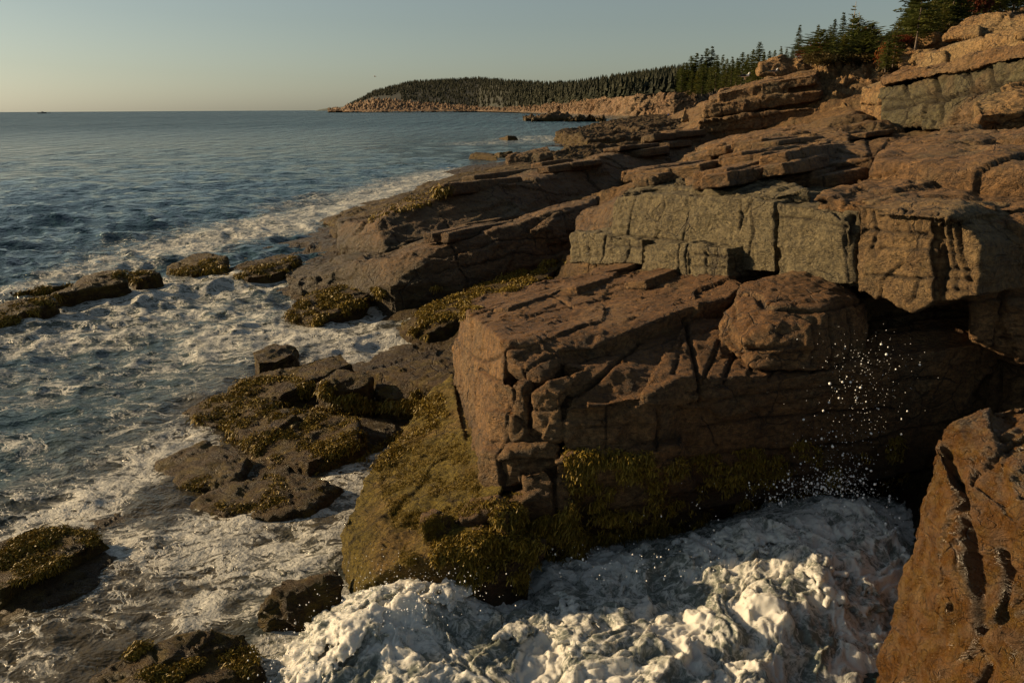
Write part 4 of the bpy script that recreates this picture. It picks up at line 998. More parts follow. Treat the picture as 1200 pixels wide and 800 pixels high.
fine_ = fbm(P0, 38, 2, .5, 94) * .006
edge = np.clip((zz + .12) / .25, 0, 1)
z2 = zz + hgt * edge + fine_
f2 = np.clip(.30 + .50 * fbm(Pw_, 1.7, 2, .5, 120) + .30 * fbm(Pw_ * np.array([.7, 1.2, 1]), 4.2, 3, .55, 122) + .35 * (puff - .28), 0, 1)
f2 = np.clip(f2 + .5 * np.clip(zz - .25, 0, 1), 0, 1) * (1 - .55 * np.clip(calm * 1.6, 0, 1))
lat = np.stack([fbm(Pw_, 4, 2, .5, 95), fbm(Pw_, 4, 2, .5, 96)], 1) * .03
m_, n_ = len(gx), len(gy)
i = np.arange(n_ - 1)[:, None] * m_ + np.arange(m_ - 1)[None]
Qw = np.stack([i, i + 1, i + m_ + 1, i + m_], -1).reshape(-1, 4)
Vw = np.stack([xx + lat[:, 0], yy + lat[:, 1], z2], 1)
Qw = Qw[Vw[Qw][:, :, 2].max(1) > -.12]
us = np.unique(Qw); mp = np.zeros(len(Vw), np.int64); mp[us] = np.arange(len(us))


def foam_material():
    t = NT('white_water')
    P = t.pos(); f = t.attr('foam')
    wv = t.n('ShaderNodeVectorMath', operation='SCALE', inp={0: t.n('ShaderNodeTexNoise', inp={'Vector': P, 'Scale': 1.6, 'Detail': 3}).outputs['Color'], 'Scale': .8}).outputs[0]
    PP = t.n('ShaderNodeVectorMath', operation='ADD', inp={0: P, 1: wv}).outputs[0]
    n = t.noise(PP, 3.0, 6, .66, 1.2)
    r1 = t.math('SUBTRACT', 1.0, t.math('MULTIPLY', t.math('ABSOLUTE', t.math('SUBTRACT', n, .5)), 6.0))
    v = t.math('ADD', f, t.math('MULTIPLY', t.math('SUBTRACT', r1, .3), .50))
    v = t.math('ADD', v, t.math('MULTIPLY', t.math('SUBTRACT', t.noise(P, 30, 4, .7), .5), .5))
    wob = t.n('ShaderNodeVectorMath', operation='SCALE', inp={0: t.n('ShaderNodeTexNoise', inp={'Vector': PP, 'Scale': 5.0, 'Detail': 5}).outputs['Color'], 'Scale': .35}).outputs[0]
    PV = t.n('ShaderNodeVectorMath', operation='ADD', inp={0: PP, 1: wob}).outputs[0]
    for sc_, wd, am in ((4.0, .16, .34), (12.0, .22, .22)):
        e = t.n('ShaderNodeTexVoronoi', feature='DISTANCE_TO_EDGE', inp={'Vector': PV, 'Scale': sc_}).outputs['Distance']
        v = t.math('ADD', v, t.math('MULTIPLY', t.math('SUBTRACT', t.ramp(e, 0, wd, 1, 0), .4), am))
    mask = t.ramp(v, .08, .95)
    col = t.mix(mask, (.17, .19, .165), (.72, .71, .66))
    ro = t.n('ShaderNodeMix', data_type='FLOAT', inp={0: mask, 2: .10, 3: .40}).outputs[0]
    nm = t.bump(t.math('ADD', t.noise(P, 60, 4, .7), t.math('MULTIPLY', n, .8)), .25, .03)
    b = t.n('ShaderNodeBsdfPrincipled', inp={'Base Color': col, 'Roughness': ro, 'Normal': nm, 'IOR': 1.33, 'Subsurface Weight': .5, 'Subsurface Radius': (1.0, .9, .75), 'Subsurface Scale': .09})
    tr = t.n('ShaderNodeBsdfTranslucent', inp={'Color': t.mix(mask, (.10, .13, .10), (.75, .74, .66))})
    mx = t.n('ShaderNodeMixShader', inp={0: .22, 1: b.outputs[0], 2: tr.outputs[0]})
    t.t.links.new(mx.outputs[0], t.out.inputs[0])
    return t.m


FOAM = foam_material()
wave = link('breaking_wave', np_mesh('breaking_wave', Vw[us], mp[Qw], FOAM, True, {'foam': f2[us]}))
tag(wave, 'white foaming wave churning in the gap between the big block and the wet rock', 'wave', kind='stuff')

# froth heaped on the wave
def wave_h(x, y):
    k = np.linalg.norm(np.stack([x, y], 1)[:, None] - U_[None], axis=2); return k @ Sw[:nW] + Sw[nW]
fr_ = np.random.default_rng(21)
cx = fr_.uniform(-2.9, 4.6, 62000); cy = fr_.uniform(6.4, 11.2, 62000); cz = wave_h(cx, cy)
Pc = np.stack([cx, cy, cz], 1)
cl_ = fbm(Pc, .9, 3, .55, 101) + .6 * fbm(Pc, 3.0, 2, .5, 103)
cm = np.clip(1 - np.hypot((cx - 3.3) / 1.3, (cy - 10.0) / .75), 0, 1) + .7 * np.clip(1 - np.hypot((cx - .8) / .9, (cy - 8.6) / .45), 0, 1)
ok = (cz > .0) & (cl_ - 1.6 * cm > fr_.uniform(.25, 1.35, len(cx)))
Pc = Pc[ok]; cl2 = cl_[ok]
bmx = bmesh.new(); bmesh.ops.create_icosphere(bmx, subdivisions=1, radius=1); bi = np.array([v.co[:] for v in bmx.verts]); bt = np.array([[v.index for v in f.verts] for f in bmx.faces]); bmx.free()
fv, ft = [], []
for n_i, (c, cc) in enumerate(zip(Pc, cl2)):
    r = (.014 + .045 * fr_.random() ** 2.6) * (1 + .5 * max(0, cc)); a = fr_.uniform(0, 3.14)
    S_ = np.array([r * fr_.uniform(1.0, 2.6), r * fr_.uniform(.5, 1.0), r * fr_.uniform(.4, .8)])
    v = bi * S_; ca, sa = math.cos(a), math.sin(a)
    v = np.stack([v[:, 0] * ca - v[:, 1] * sa, v[:, 0] * sa + v[:, 1] * ca, v[:, 2]], 1)
    fv.append(v + c + [0, 0, fr_.uniform(-.03, .03) + .05 * max(0, cc)]); ft.append(bt + 12 * n_i if len(bi) == 12 else bt + len(bi) * n_i)
g = openvdb.FloatGrid.createLevelSetFromPolygons(np.concatenate(fv).astype(np.float32), triangles=np.concatenate(ft).astype(np.uint32), transform=openvdb.createLinearTransform(voxelSize=.0135), halfWidth=3.0)
FVv, FQ = g.convertToQuads(); FVv = np.array(FVv, np.float64); FQ = np.array(FQ, np.int64)
Nn = vnormals(FVv, FQ)
if np.mean(Nn[FVv[:, 2] > np.percentile(FVv[:, 2], 90)][:, 2]) < 0: FQ = FQ[:, ::-1]; Nn = -Nn
E = np.concatenate([FQ[:, [0, 1]], FQ[:, [1, 2]], FQ[:, [2, 3]], FQ[:, [3, 0]]]); cnt = np.bincount(E[:, 0], minlength=len(FVv)) + np.bincount(E[:, 1], minlength=len(FVv))
for _ in range(8):
    FVv = .4 * FVv + .6 * np.stack([(np.bincount(E[:, 0], FVv[E[:, 1], i], len(FVv)) + np.bincount(E[:, 1], FVv[E[:, 0], i], len(FVv))) / np.maximum(cnt, 1) for i in range(3)], 1)
FVv = FVv + vnormals(FVv, FQ) * (.016 * fbm(FVv, 11, 4, .55, 111))[:, None]
froth = link('froth', np_mesh('froth', FVv, FQ, FOAM, True, {'foam': np.clip(.56 + .45 * fbm(FVv, 2.2, 4, .55, 113), .15, 1)})); tag(froth, 'heaped white froth on the wave churning in the gap', 'foam', kind='stuff')

# spray thrown up from the crest, and strings of water along the leading edge
DROP = simple_mat('spray_water', (.82, .82, .80), .35)
def icosphere(sub=1):
    bm = bmesh.new(); bmesh.ops.create_icosphere(bm, subdivisions=sub, radius=1)
    V = np.array([v.co[:] for v in bm.verts]); T = np.array([[v.index for v in f.verts] for f in bm.faces]); bm.free(); return V, T
iv, it = icosphere(2)
dv, dt = [], []
def drops(n, fn, r0, r1, pw=3):
    for _ in range(n):
        c = fn(); r = r0 + (r1 - r0) * random.random() ** pw
        dt.append(it + len(iv) * len(dv)); dv.append(iv * np.array([r, r, r * random.uniform(.9, 1.5)]) @ np.array(Matrix.Rotation(random.uniform(0, 3), 3, 'X')) + c)
def col_drop():
    t = random.random() ** 1.1
    px = 975 + 45 * t + random.gauss(0, 22 + 14 * t); py = 585 - 190 * t + random.gauss(0, 12)
    return D(px, py, 10.0 + random.uniform(-.6, .4))
drops(240, col_drop, .003, .019, 4)
drops(430, col_drop, .0015, .006, 2)
def crest_drop():
    u = random.random(); px = 900 + 150 * u + random.gauss(0, 14); py = 600 - 22 * math.sin(u * 3) + 40 * max(0, u - .7) * 3 - abs(random.gauss(0, 18))
    return D(px, py, 9.9 + random.uniform(-.7, .3))
drops(300, crest_drop, .003, .018, 3)
drops(600, crest_drop, .0015, .006, 2)
drops(500, lambda: Z(random.gauss(480, 50), 690 + random.gauss(0, 22), random.uniform(.4, .9)), .002, .008, 2)
drops(260, lambda: Z(random.gauss(350, 25), 765 + random.gauss(0, 22), random.uniform(.15, .5)), .002, .010, 2)
drops(130, lambda: D(random.uniform(720, 1040), random.uniform(560, 700), random.uniform(9.0, 9.9)), .003, .013, 3)
drops(160, lambda: Z(random.uniform(640, 860), 655 + random.gauss(0, 12), random.uniform(.3, .75)), .003, .014, 3)
drops(120, lambda: Z(random.gauss(490, 45), 690 + random.gauss(0, 20), random.uniform(.4, 1.0)), .003, .013, 3)
spray = link('spray', np_mesh('spray', np.concatenate(dv), np.concatenate(dt), DROP, True)); tag(spray, 'white drops of spray thrown up above the breaking wave', 'spray', kind='stuff')


def tube(path, radii, sides=6):
    path = np.array(path, float); V = []; F_ = []
    n = len(path)
    for i in range(n):
        tg = path[min(i + 1, n - 1)] - path[max(i - 1, 0)]; tg /= max(np.linalg.norm(tg), 1e-9)
        a = np.cross(tg, [0.3, .2, 1]); a /= max(np.linalg.norm(a), 1e-9); b = np.cross(tg, a)
        for j in range(sides):
            an = 2 * math.pi * j / sides
            V.append(path[i] + radii[i] * (math.cos(an) * a + math.sin(an) * b))
    for i in range(n - 1):
        for j in range(sides):
            k = (j + 1) % sides
            F_.append([i * sides + j, i * sides + k, (i + 1) * sides + k, (i + 1) * sides + j])
    return np.array(V), np.array(F_)



# ------------------------------------------------------------------ rockweed hanging on the rocks
bvV = np.concatenate([v for v, q in ROCKS]); offs = np.cumsum([0] + [len(v) for v, q in ROCKS[:-1]])
bvQ = np.concatenate([q + o for (v, q), o in zip(ROCKS, offs)])
BV = BVHTree.FromPolygons(bvV.tolist(), bvQ.tolist())


def inside(px, py, poly):
    c = False; j = len(poly) - 1
    for i in range(len(poly)):
        xi, yi = poly[i]; xj, yj = poly[j]
        if (yi > py) != (yj > py) and px < (xj - xi) * (py - yi) / (yj - yi) + xi: c = not c
        j = i
    return c


def cast(px, py):
    r = ray(px, py); r = r / np.linalg.norm(r)
    h = BV.ray_cast(Vector(CAM), Vector(r))
    return (np.array(h[0]), np.array(h[1]), h[3]) if h[0] is not None else None


WEED = []
WV, WF, WR = [], [], []
def weed_patch(poly, n, patch=.5, thr=.0, size=1.0):
    xs = [p[0] for p in poly]; ys = [p[1] for p in poly]
    k = 0; tries = 0; n = int(n * 2.2)
    while k < n and tries < n * 12:
        tries += 1
        px = random.uniform(min(xs), max(xs)); py = random.uniform(min(ys), max(ys))
        if not inside(px, py, poly): continue
        h = cast(px, py)
        if h is None or h[0][2] < -.15 or h[0][2] > 3.2: continue
        p, nn, dd = h
        if nn @ (CAM - p) < 0: nn = -nn
        if vnoise(p[None] * (1.4 / patch), 31)[0] + .4 * vnoise(p[None] * (5 / patch), 32)[0] < thr: continue
        k += 1
        sc_ = .54 * size * max(1.0, dd / 13.0)
        tone = random.random()
        for b in range(9):
            q = p + np.array([random.gauss(0, .06), random.gauss(0, .06), random.gauss(0, .03)]) * sc_
            d = nn * random.uniform(.05, .45) + np.array([random.gauss(0, .5), random.gauss(0, .5), -.55 + random.gauss(0, .3)]); d /= np.linalg.norm(d)
            L_ = random.uniform(.04, .10) * sc_ * (1 + .9 * (1 - abs(nn[2]))); w = random.uniform(.008, .017) * sc_
            s = np.cross(d, [random.random(), random.random(), random.random()]); s /= np.linalg.norm(s) + 1e-9
            d2 = d + np.array([0, 0, -.6]); d2 /= np.linalg.norm(d2)
            i0 = len(WV)
            a = q + nn * .006
            WV.extend([a - s * w * .5, a + s * w * .5, a + d * L_ * .55 + s * w, a + d * L_ * .55 - s * w, a + d * L_ * .55 + d2 * L_ * .5 + s * w * .6, a + d * L_ * .55 + d2 * L_ * .5 - s * w * .6])
            WF.extend([[i0, i0 + 1, i0 + 2, i0 + 3], [i0 + 3, i0 + 2, i0 + 4, i0 + 5]])
            v = min(1, max(0, tone * .6 + random.random() * .4)); WR.extend([v] * 6)
weed_patch([(468, 384), (500, 357), (560, 333), (640, 305), (668, 303), (650, 324), (590, 345), (540, 374), (500, 394)], 1500)
weed_patch([(320, 378), (360, 345), (400, 333), (432, 343), (424, 360), (370, 378)], 600)
weed_patch([(385, 350), (450, 335), (520, 335), (440, 350)], 150, thr=.1)
weed_patch([(665, 540), (775, 538), (900, 520), (1050, 500), (1070, 560), (1000, 590), (850, 640), (650, 660)], 1100, thr=.05)
weed_patch([(570, 585), (650, 572), (690, 640), (640, 662), (560, 645), (510, 660), (505, 640)], 1000, thr=-.1)
weed_patch([(660, 525), (765, 530), (765, 545), (665, 545)], 160, thr=-.2)
weed_patch([(440, 548), (500, 480), (545, 520), (568, 590), (520, 655), (472, 662), (455, 600)], 2600, patch=.4, thr=-.05, size=.42)
weed_patch([(536, 690), (545, 640), (620, 645), (615, 690)], 260, thr=.05)
weed_patch([(245, 470), (270, 445), (340, 440), (395, 455), (330, 470)], 420, patch=.6, thr=-.05)
weed_patch([(215, 500), (250, 465), (330, 470), (420, 480), (430, 520), (360, 545), (290, 530)], 900, patch=.5, thr=.12)
weed_patch([(390, 560), (430, 530), (520, 470), (510, 500), (470, 545)], 420, thr=-.05)
weed_patch([(480, 455), (520, 462), (525, 490), (490, 490)], 200, thr=-.2)
weed_patch([(370, 460), (380, 445), (440, 470), (500, 465), (500, 480), (420, 480)], 260, thr=-.1)
weed_patch([(-5, 650), (40, 612), (125, 625), (70, 665), (-5, 690)], 800, thr=-.15)
weed_patch([(-5, 620), (60, 600), (100, 610), (20, 640)], 120, thr=0)
weed_patch([(60, 800), (120, 760), (225, 730), (240, 770), (200, 800)], 900, thr=-.2)
weed_patch([(240, 760), (290, 745), (320, 760), (280, 790)], 200, thr=-.1)
weed_patch([(150, 600), (230, 560), (330, 545), (420, 560), (300, 600)], 260, thr=.2)
weed_patch([(-5, 365), (30, 350), (70, 345), (60, 358), (-5, 385)], 160, thr=-.1)
weed_patch([(10, 345), (60, 334), (105, 330), (60, 342)], 110)
weed_patch([(200, 318), (235, 305), (265, 302), (265, 318)], 150)
weed_patch([(265, 322), (300, 312), (345, 300), (350, 312), (300, 326)], 160)
weed_patch([(125, 325), (140, 316), (200, 318), (150, 330)], 60)
weed_patch([(530, 222), (500, 240), (430, 262), (440, 250), (520, 212)], 120)
def weed_mat():
    t = NT('golden_rockweed')
    r = t.attr('rnd')
    col = t.mix(r, (.07, .050, .009), (.33, .225, .026))
    return t.finish(**{'Base Color': col, 'Roughness': .55, 'Specular IOR Level': .3})
o = link('rockweed', np_mesh('rockweed', np.array(WV), np.array(WF), weed_mat(), True, {'rnd': np.array(WR)})); tag(o, kind='stuff')

# ------------------------------------------------------------------ far shore, headland and its forest
cpx = np.array([380, 400, 410, 440, 480, 560, 600, 640, 680, 700, 740, 790, 830, 870])
cdb = np.array([2100, 2050, 2000, 1960, 1940, 1900, 1350, 900, 640, 540, 470, 450, 450, 450])
cwt = np.array([130.6, 130.3, 130.2, 130.2, 130.1, 130.2, 131, 133, 136, 139, 141, 140, 136, 134])
crk = np.array([130.4, 129.6, 125, 117, 121, 127.5, 128, 124, 119, 116.5, 112, 107.5, 105, 103])     # top of the bare rock
ctp = np.array([130.2, 128, 119, 104.5, 94, 89.5, 93, 96, 95, 92, 87, 80, 76, 72])                  # tree tops
def cl(tab, px): return np.interp(px, cpx, tab)
cols = np.linspace(384, 868, 900); rows = np.linspace(-.06, 1, 110)
PX, VV = np.meshgrid(cols, rows)
px = PX.ravel(); v = VV.ravel()
pw, pr, db = cl(cwt, px), cl(crk, px), cl(cdb, px)
ry = pw + (pr - pw) * np.sign(v) * np.abs(v) ** .8
stp = np.interp(px, [690, 745, 815, 830], [1, .16, .16, 1])
dd = db * (1 + .10 * stp * np.clip(v, 0, 1)) + 12 * stp * v
rays = rt[None] * ((px - 600) / F)[:, None] + upv[None] * ((400 - ry) / F)[:, None] + fwd[None]
P = CAM + rays * (dd / rays[:, 1])[:, None]
m_ = len(cols); i = np.arange(len(rows) - 1)[:, None] * m_ + np.arange(m_ - 1)[None]
Q = np.stack([i, i + 1, i + m_ + 1, i + m_], -1).reshape(-1, 4)
N = vnormals(P, Q); N[(N * (CAM - P)).sum(1) < 0] *= -1
sfar = 7.0
off, crack = rock_disp(P, N, dict(s=sfar, A=2.6, a1=.12, a2=.06, a3=.02, a4=.02, cd=.14, cw=.1, sp=(1.0, .8, .5), seed=301, an=.8, fa=.3))
off = 1.1 * off + np.stack([0 * v, 0 * v, np.abs(off).sum(1) * np.sign((off * N).sum(1)) * .35], 1)
P = P + off * np.clip(np.abs(v) * 4, .15, 1)[:, None] * np.clip(db / 900, .45, 2.2)[:, None]
far_shore = link('far_shore', np_mesh('far_shore', P, Q, MAT['pink'], True, {'crack': crack})); tag(far_shore, kind='structure')

hv = np.linspace(0, 1.25, 40); hc = np.linspace(384, 868, 240)
PX, VV = np.meshgrid(hc, hv); px = PX.ravel(); v = VV.ravel()
def hill_pt(px, v):
    px = np.asarray(px, float); v = np.asarray(v, float)
    db, pr, pt = cl(cdb, px) * 1.09 + 10, cl(crk, px), cl(ctp, px)
    dd = db * (1 + .32 * v) + 30 * v
    tp = pt + 11.5 * F / dd * .95
    tp = np.minimum(tp, pr - .5)
    yv = pr + .6 + (tp - pr) * np.where(v <= 1, np.sin(np.clip(v, 0, 1) * math.pi / 2) ** .9, 1) 
    rays = rt[None] * ((px - 600) / F)[:, None] + upv[None] * ((400 - yv) / F)[:, None] + fwd[None]
    P = CAM + rays * (dd / rays[:, 1])[:, None]
    P[:, 2] -= np.clip(v - 1, 0, 1) * 60
    return P
P = hill_pt(px, v)
m_ = len(hc); i = np.arange(len(hv) - 1)[:, None] * m_ + np.arange(m_ - 1)[None]
Q = np.stack([i, i + 1, i + m_ + 1, i + m_], -1).reshape(-1, 4)
hill = link('headland_hill', np_mesh('headland_hill', P, Q, simple_mat('forest_floor', (.018, .020, .010), .9, .3, .02), True)); tag(hill, kind='structure')


def cone_tree(seed):
    r = np.random.default_rng(seed); V = []; T_ = []
    tiers = 6
    for k in range(tiers):
        z0 = .12 + .80 * k / tiers; z1 = z0 + .30 * (1 - .4 * k / tiers); R_ = .20 * (1 - k / (tiers + .3)) * r.uniform(.8, 1.2)
        n = 7; b = len(V); off_ = r.uniform(0, 6)
        V.append((r.normal(0, .012), r.normal(0, .012), min(z1, 1.0)))
        for j in range(n):
            a = off_ + 2 * math.pi * j / n; q = R_ * r.uniform(.45, 1.25)
            V.append((q * math.cos(a), q * math.sin(a), z0 - r.uniform(0, .06)))
        for j in range(n): T_.append((b, b + 1 + j, b + 1 + (j + 1) % n))
    return np.array(V), np.array(T_)
protos = [cone_tree(s) for s in range(6)]
fr = np.random.default_rng(3); FV, FT, fo = [], [], 0
def plant_far(px, v, h):
    global fo
    p = hill_pt([px], [v])[0]
    V, T_ = protos[fr.integers(6)]
    a = fr.uniform(0, 6.28); c, s = math.cos(a), math.sin(a)
    w = h * fr.uniform(.85, 1.7)
    W = np.stack([(V[:, 0] * c - V[:, 1] * s) * w, (V[:, 0] * s + V[:, 1] * c) * w, V[:, 2] * h], 1) + p - [0, 0, .05 * h]
    FV.append(W); FT.append(T_ + fo); fo += len(W)
for _ in range(6500):
    x = fr.uniform(403, 800); 
    if fr.random() > (1.0 if x < 620 else .8): continue
    v = fr.random() ** .85
    if x < 470 and v < .25 + fr.random() * .2: continue
    plant_far(x, v, fr.uniform(5.0, 15.0) * (1.0 if x > 430 else .8))
for _ in range(700):
    x = fr.uniform(405, 800); plant_far(x, fr.uniform(.92, 1.05), fr.uniform(9, 15) * (1.0 if x > 430 else .7))
FARLEAF = leaf_mat('far_spruce_needles', (.017, .022, .010), (.042, .044, .017), .02, .12)
o = link('forest', np_mesh('forest', np.concatenate(FV), np.concatenate(FT), FARLEAF, False)); tag(o, 'dark spruce forest covering the far headland', 'forest', kind='stuff')
# a low blue island on the horizon behind the headland tip
iv_ = []
for s_, zt in ((0, -2), (.12, 16), (.3, 30), (.55, 42), (.8, 46), (1.0, 40)):
    for dy in (0, 500):
        q = D(368 + 60 * s_, 129.6, 9000 + dy); iv_.append((q[0], q[1], zt if dy else -5))
    q = D(368 + 60 * s_, 129.6, 9250); iv_.append((q[0], q[1], zt))
V, T_ = hull(iv_)
o = link('far_island', np_mesh('far_island', V, T_, simple_mat('distant_island', (.10, .12, .10), .9), False)); tag(o, kind='structure')
rock('standing_stone', 'pale pointed stone standing in the cove below the layered stack', [hull([D(800, 134, 150), D(803, 126, 151), D(806, 139, 150), D(798, 143, 149), D(808, 143, 151), D(803, 142, 153)])], MAT['cliff'], .2, seed=312, A=.15, a1=.1, zmin=-.4)

# ------------------------------------------------------------------ trees on the hill
NEEDLE = leaf_mat('spruce_needles', (.060, .080, .020), (.14, .15, .036), .45, .35)
NEEDLE2 = leaf_mat('yellowish_needles', (.09, .10, .024), (.20, .185, .04), .6, .35)
BARK = simple_mat('grey_bark', (.13, .10, .075), .9, .3, 12)
RED = leaf_mat('red_leaves', (.10, .026, .016), (.20, .058, .026), 1.2, .3)
MAROON = leaf_mat('maroon_leaves', (.09, .022, .015), (.20, .055, .025), 1.2, .3)
ORANGE = leaf_mat('orange_leaves', (.20, .06, .015), (.30, .11, .03), 1.2, .3)
SHRUB = leaf_mat('green_brown_shrub', (.05, .048, .016), (.13, .09, .03), .8, .25)


def spruce(h, R_, seed, low=.12, dens=1.0, droop=.25, gap=0.0, lean=(0, 0), flag=0.0):
    r = random.Random(seed)
    V, F_ = [], []; BV_, BF = [], []
    path = [np.array([lean[0] * (t ** 1.5) * h + r.gauss(0, .01) * h * .3, lean[1] * (t ** 1.5) * h, t * h]) for t in np.linspace(0, 1, 9)]
    tv, tf = tube(path, [max(.012, .012 * h * (1 - .93 * t)) * (1.35 if t == 0 else 1) for t in np.linspace(0, 1, 9)], 6)
    BV_.append(tv); BF.append(tf); bo = len(tv)
    n = int(44 * dens)
    for k in range(n):
        t = low + (1 - low) * (k / n) ** .95 + r.uniform(-.012, .012)
        if r.random() < gap: continue
        base = path[0] * 0 + np.array([np.interp(t, np.linspace(0, 1, 9), [p[i] for p in path]) for i in range(3)])
        L0 = R_ * (1 - t) ** .75 * min(1, .55 + 2.2 * (t - low) / max(.01, (1 - low))) + .10
        for b in range(r.randint(4, 6)):
            a = r.uniform(0, 6.283); L_ = L0 * r.uniform(.55, 1.25) * (1 + flag * math.cos(a))
            if L_ < .08: continue
            d = np.array([math.cos(a), math.sin(a), .25 * t - droop * r.uniform(.4, 1.3) * (1 - t)])
            end = base + d * L_
            if k % 3 == 0 and b < 3:
                v, f = tube([base, base + d * L_ * .5, end], [.012 * h / 6 + .006, .01, .004], 3); BV_.append(v); BF.append(f + bo); bo += len(v)
            m = max(3, int(L_ / .10))
            for j in range(m):
                u = (j + .6) / m; c = base + d * L_ * u + np.array([r.gauss(0, .03), r.gauss(0, .03), r.gauss(0, .025)])
                side = np.array([-math.sin(a), math.cos(a), 0])
                w = .30 * (1 - .6 * u) * min(1, L_) * r.uniform(.6, 1.2) + .05
                for sgn in (-1, 1):
                    tip = c + side * sgn * w + d * .14 * L_ + np.array([0, 0, r.uniform(-.11, .03)])
                    e1 = c + d * .10 + np.array([0, 0, r.uniform(.0, .05)]); e2 = c - d * .05 - np.array([0, 0, r.uniform(.0, .05)])
                    i0 = len(V); V.extend([e1, tip, e2]); F_.append([i0, i0 + 1, i0 + 2])
    return (np.array(V), np.array(F_)), (np.concatenate(BV_), np.concatenate(BF))


def leafy(R_, hh, seed, n=900, leaf=.09):
    r = random.Random(seed); V, F_ = [], []
    cl_ = [(r.uniform(-.75, .75) * R_, r.uniform(-.75, .75) * R_, hh * r.uniform(.35, .9), r.uniform(.25, .5)) for _ in range(11)]
    for _ in range(n):
        c = r.choice(cl_); g = c[3] * min(R_, hh)
        p = np.array([c[0] + r.gauss(0, g * .55), c[1] + r.gauss(0, g * .55), max(.03, c[2] + r.gauss(0, g * .45))])
        a = np.array([r.gauss(0, 1) for _ in range(3)]); a /= np.linalg.norm(a); b = np.cross(a, [r.random(), r.random(), 1]); b /= np.linalg.norm(b)
        s = leaf * r.uniform(.6, 1.4); i0 = len(V)
        V.extend([p - a * s, p + b * s * .7, p + a * s, p - b * s * .7]); F_.append([i0, i0 + 1, i0 + 2, i0 + 3])
    SV, SF, so2 = [], [], 0
    for c in cl_[:7]:
        v, f = tube([(0, 0, -.15), (c[0] * .4, c[1] * .4, c[2] * .5), (c[0], c[1], c[2])], [.03, .02, .008], 4); SV.append(v); SF.append(f + so2); so2 += len(v)
    return (np.array(V), np.array(F_)), (np.concatenate(SV), np.concatenate(SF))


PROT = {}
def tree_proto(key, crown, trunk, cm, bm_=BARK, names=('crown', 'trunk')):
    PROT[key] = (np_mesh(key + '_crown', *crown, cm, False), np_mesh(key + '_trunk', *trunk, bm_, True), names)
for key, a in {'full': (6, 1.75, 1, .10, 1.1, .3), 'full_b': (6, 1.5, 2, .12, 1.1, .3), 'narrow': (6, .95, 3, .08, 1.2, .35), 'narrow_b': (6, 1.1, 4, .15, 1.1, .35)}.items():
    c, t = spruce(*a); tree_proto(key, c, t, NEEDLE)
c, t = spruce(6, 2.2, 5, .22, .75, .1, .12, (.04, 0), -.35); tree_proto('windblown', c, t, NEEDLE)
c, t = spruce(6, 2.0, 6, .15, .9, .15, .08, (.03, 0), -.2); tree_proto('yellow', c, t, NEEDLE2)
c, t = spruce(6, 5.2, 7, .10, .9, .05, .0, (.05, 0), -.3); tree_proto('spreading', c, t, NEEDLE)
PALEB = simple_mat('bleached_bark', (.32, .28, .22), .9, .2, 12)
c, t = spruce(6, 1.0, 8, .45, .45, .0, .35, (.02, 0)); t = (t[0] * np.array([2.2, 2.2, 1]) , t[1]); tree_proto('snag', c, t, NEEDLE2, PALEB)
c, t = leafy(1.0, 1.5, 11, 1500, .07); tree_proto('red', c, t, RED, BARK, ('crown', 'stem'))
c, t = leafy(1.0, 1.8, 12, 1500, .07); tree_proto('maroon', c, t, MAROON, BARK, ('crown', 'stem'))
c, t = leafy(1.0, 1.4, 13, 1300, .07); tree_proto('orange', c, t, ORANGE, BARK, ('crown', 'stem'))
c, t = leafy(1.0, 1.0, 14, 1300, .07); tree_proto('shrub', c, t, SHRUB, BARK, ('crown', 'stem'))
PH = {'red': 1.7, 'maroon': 2.1, 'orange': 1.6, 'shrub': 1.2}


def plant(px, py, d, hpx, key, name, label, cat, group=None, rz=None, sink=.12, wide=1.0):
    p = D(px, py, d)
    hm = hpx / F * np.linalg.norm(p - CAM) * .98
    s = hm / PH.get(key, 6.0)
    t = empty(name, p - np.array([0, 0, sink * s]))
    t.scale = (s * wide, s * wide, s); t.rotation_euler = (0, 0, random.uniform(0, 6.28) if rz is None else rz)
    cm, tm, nm = PROT[key]
    link(nm[0], cm, t); link(nm[1], tm, t)
    tag(t, label, cat, group)
    return t


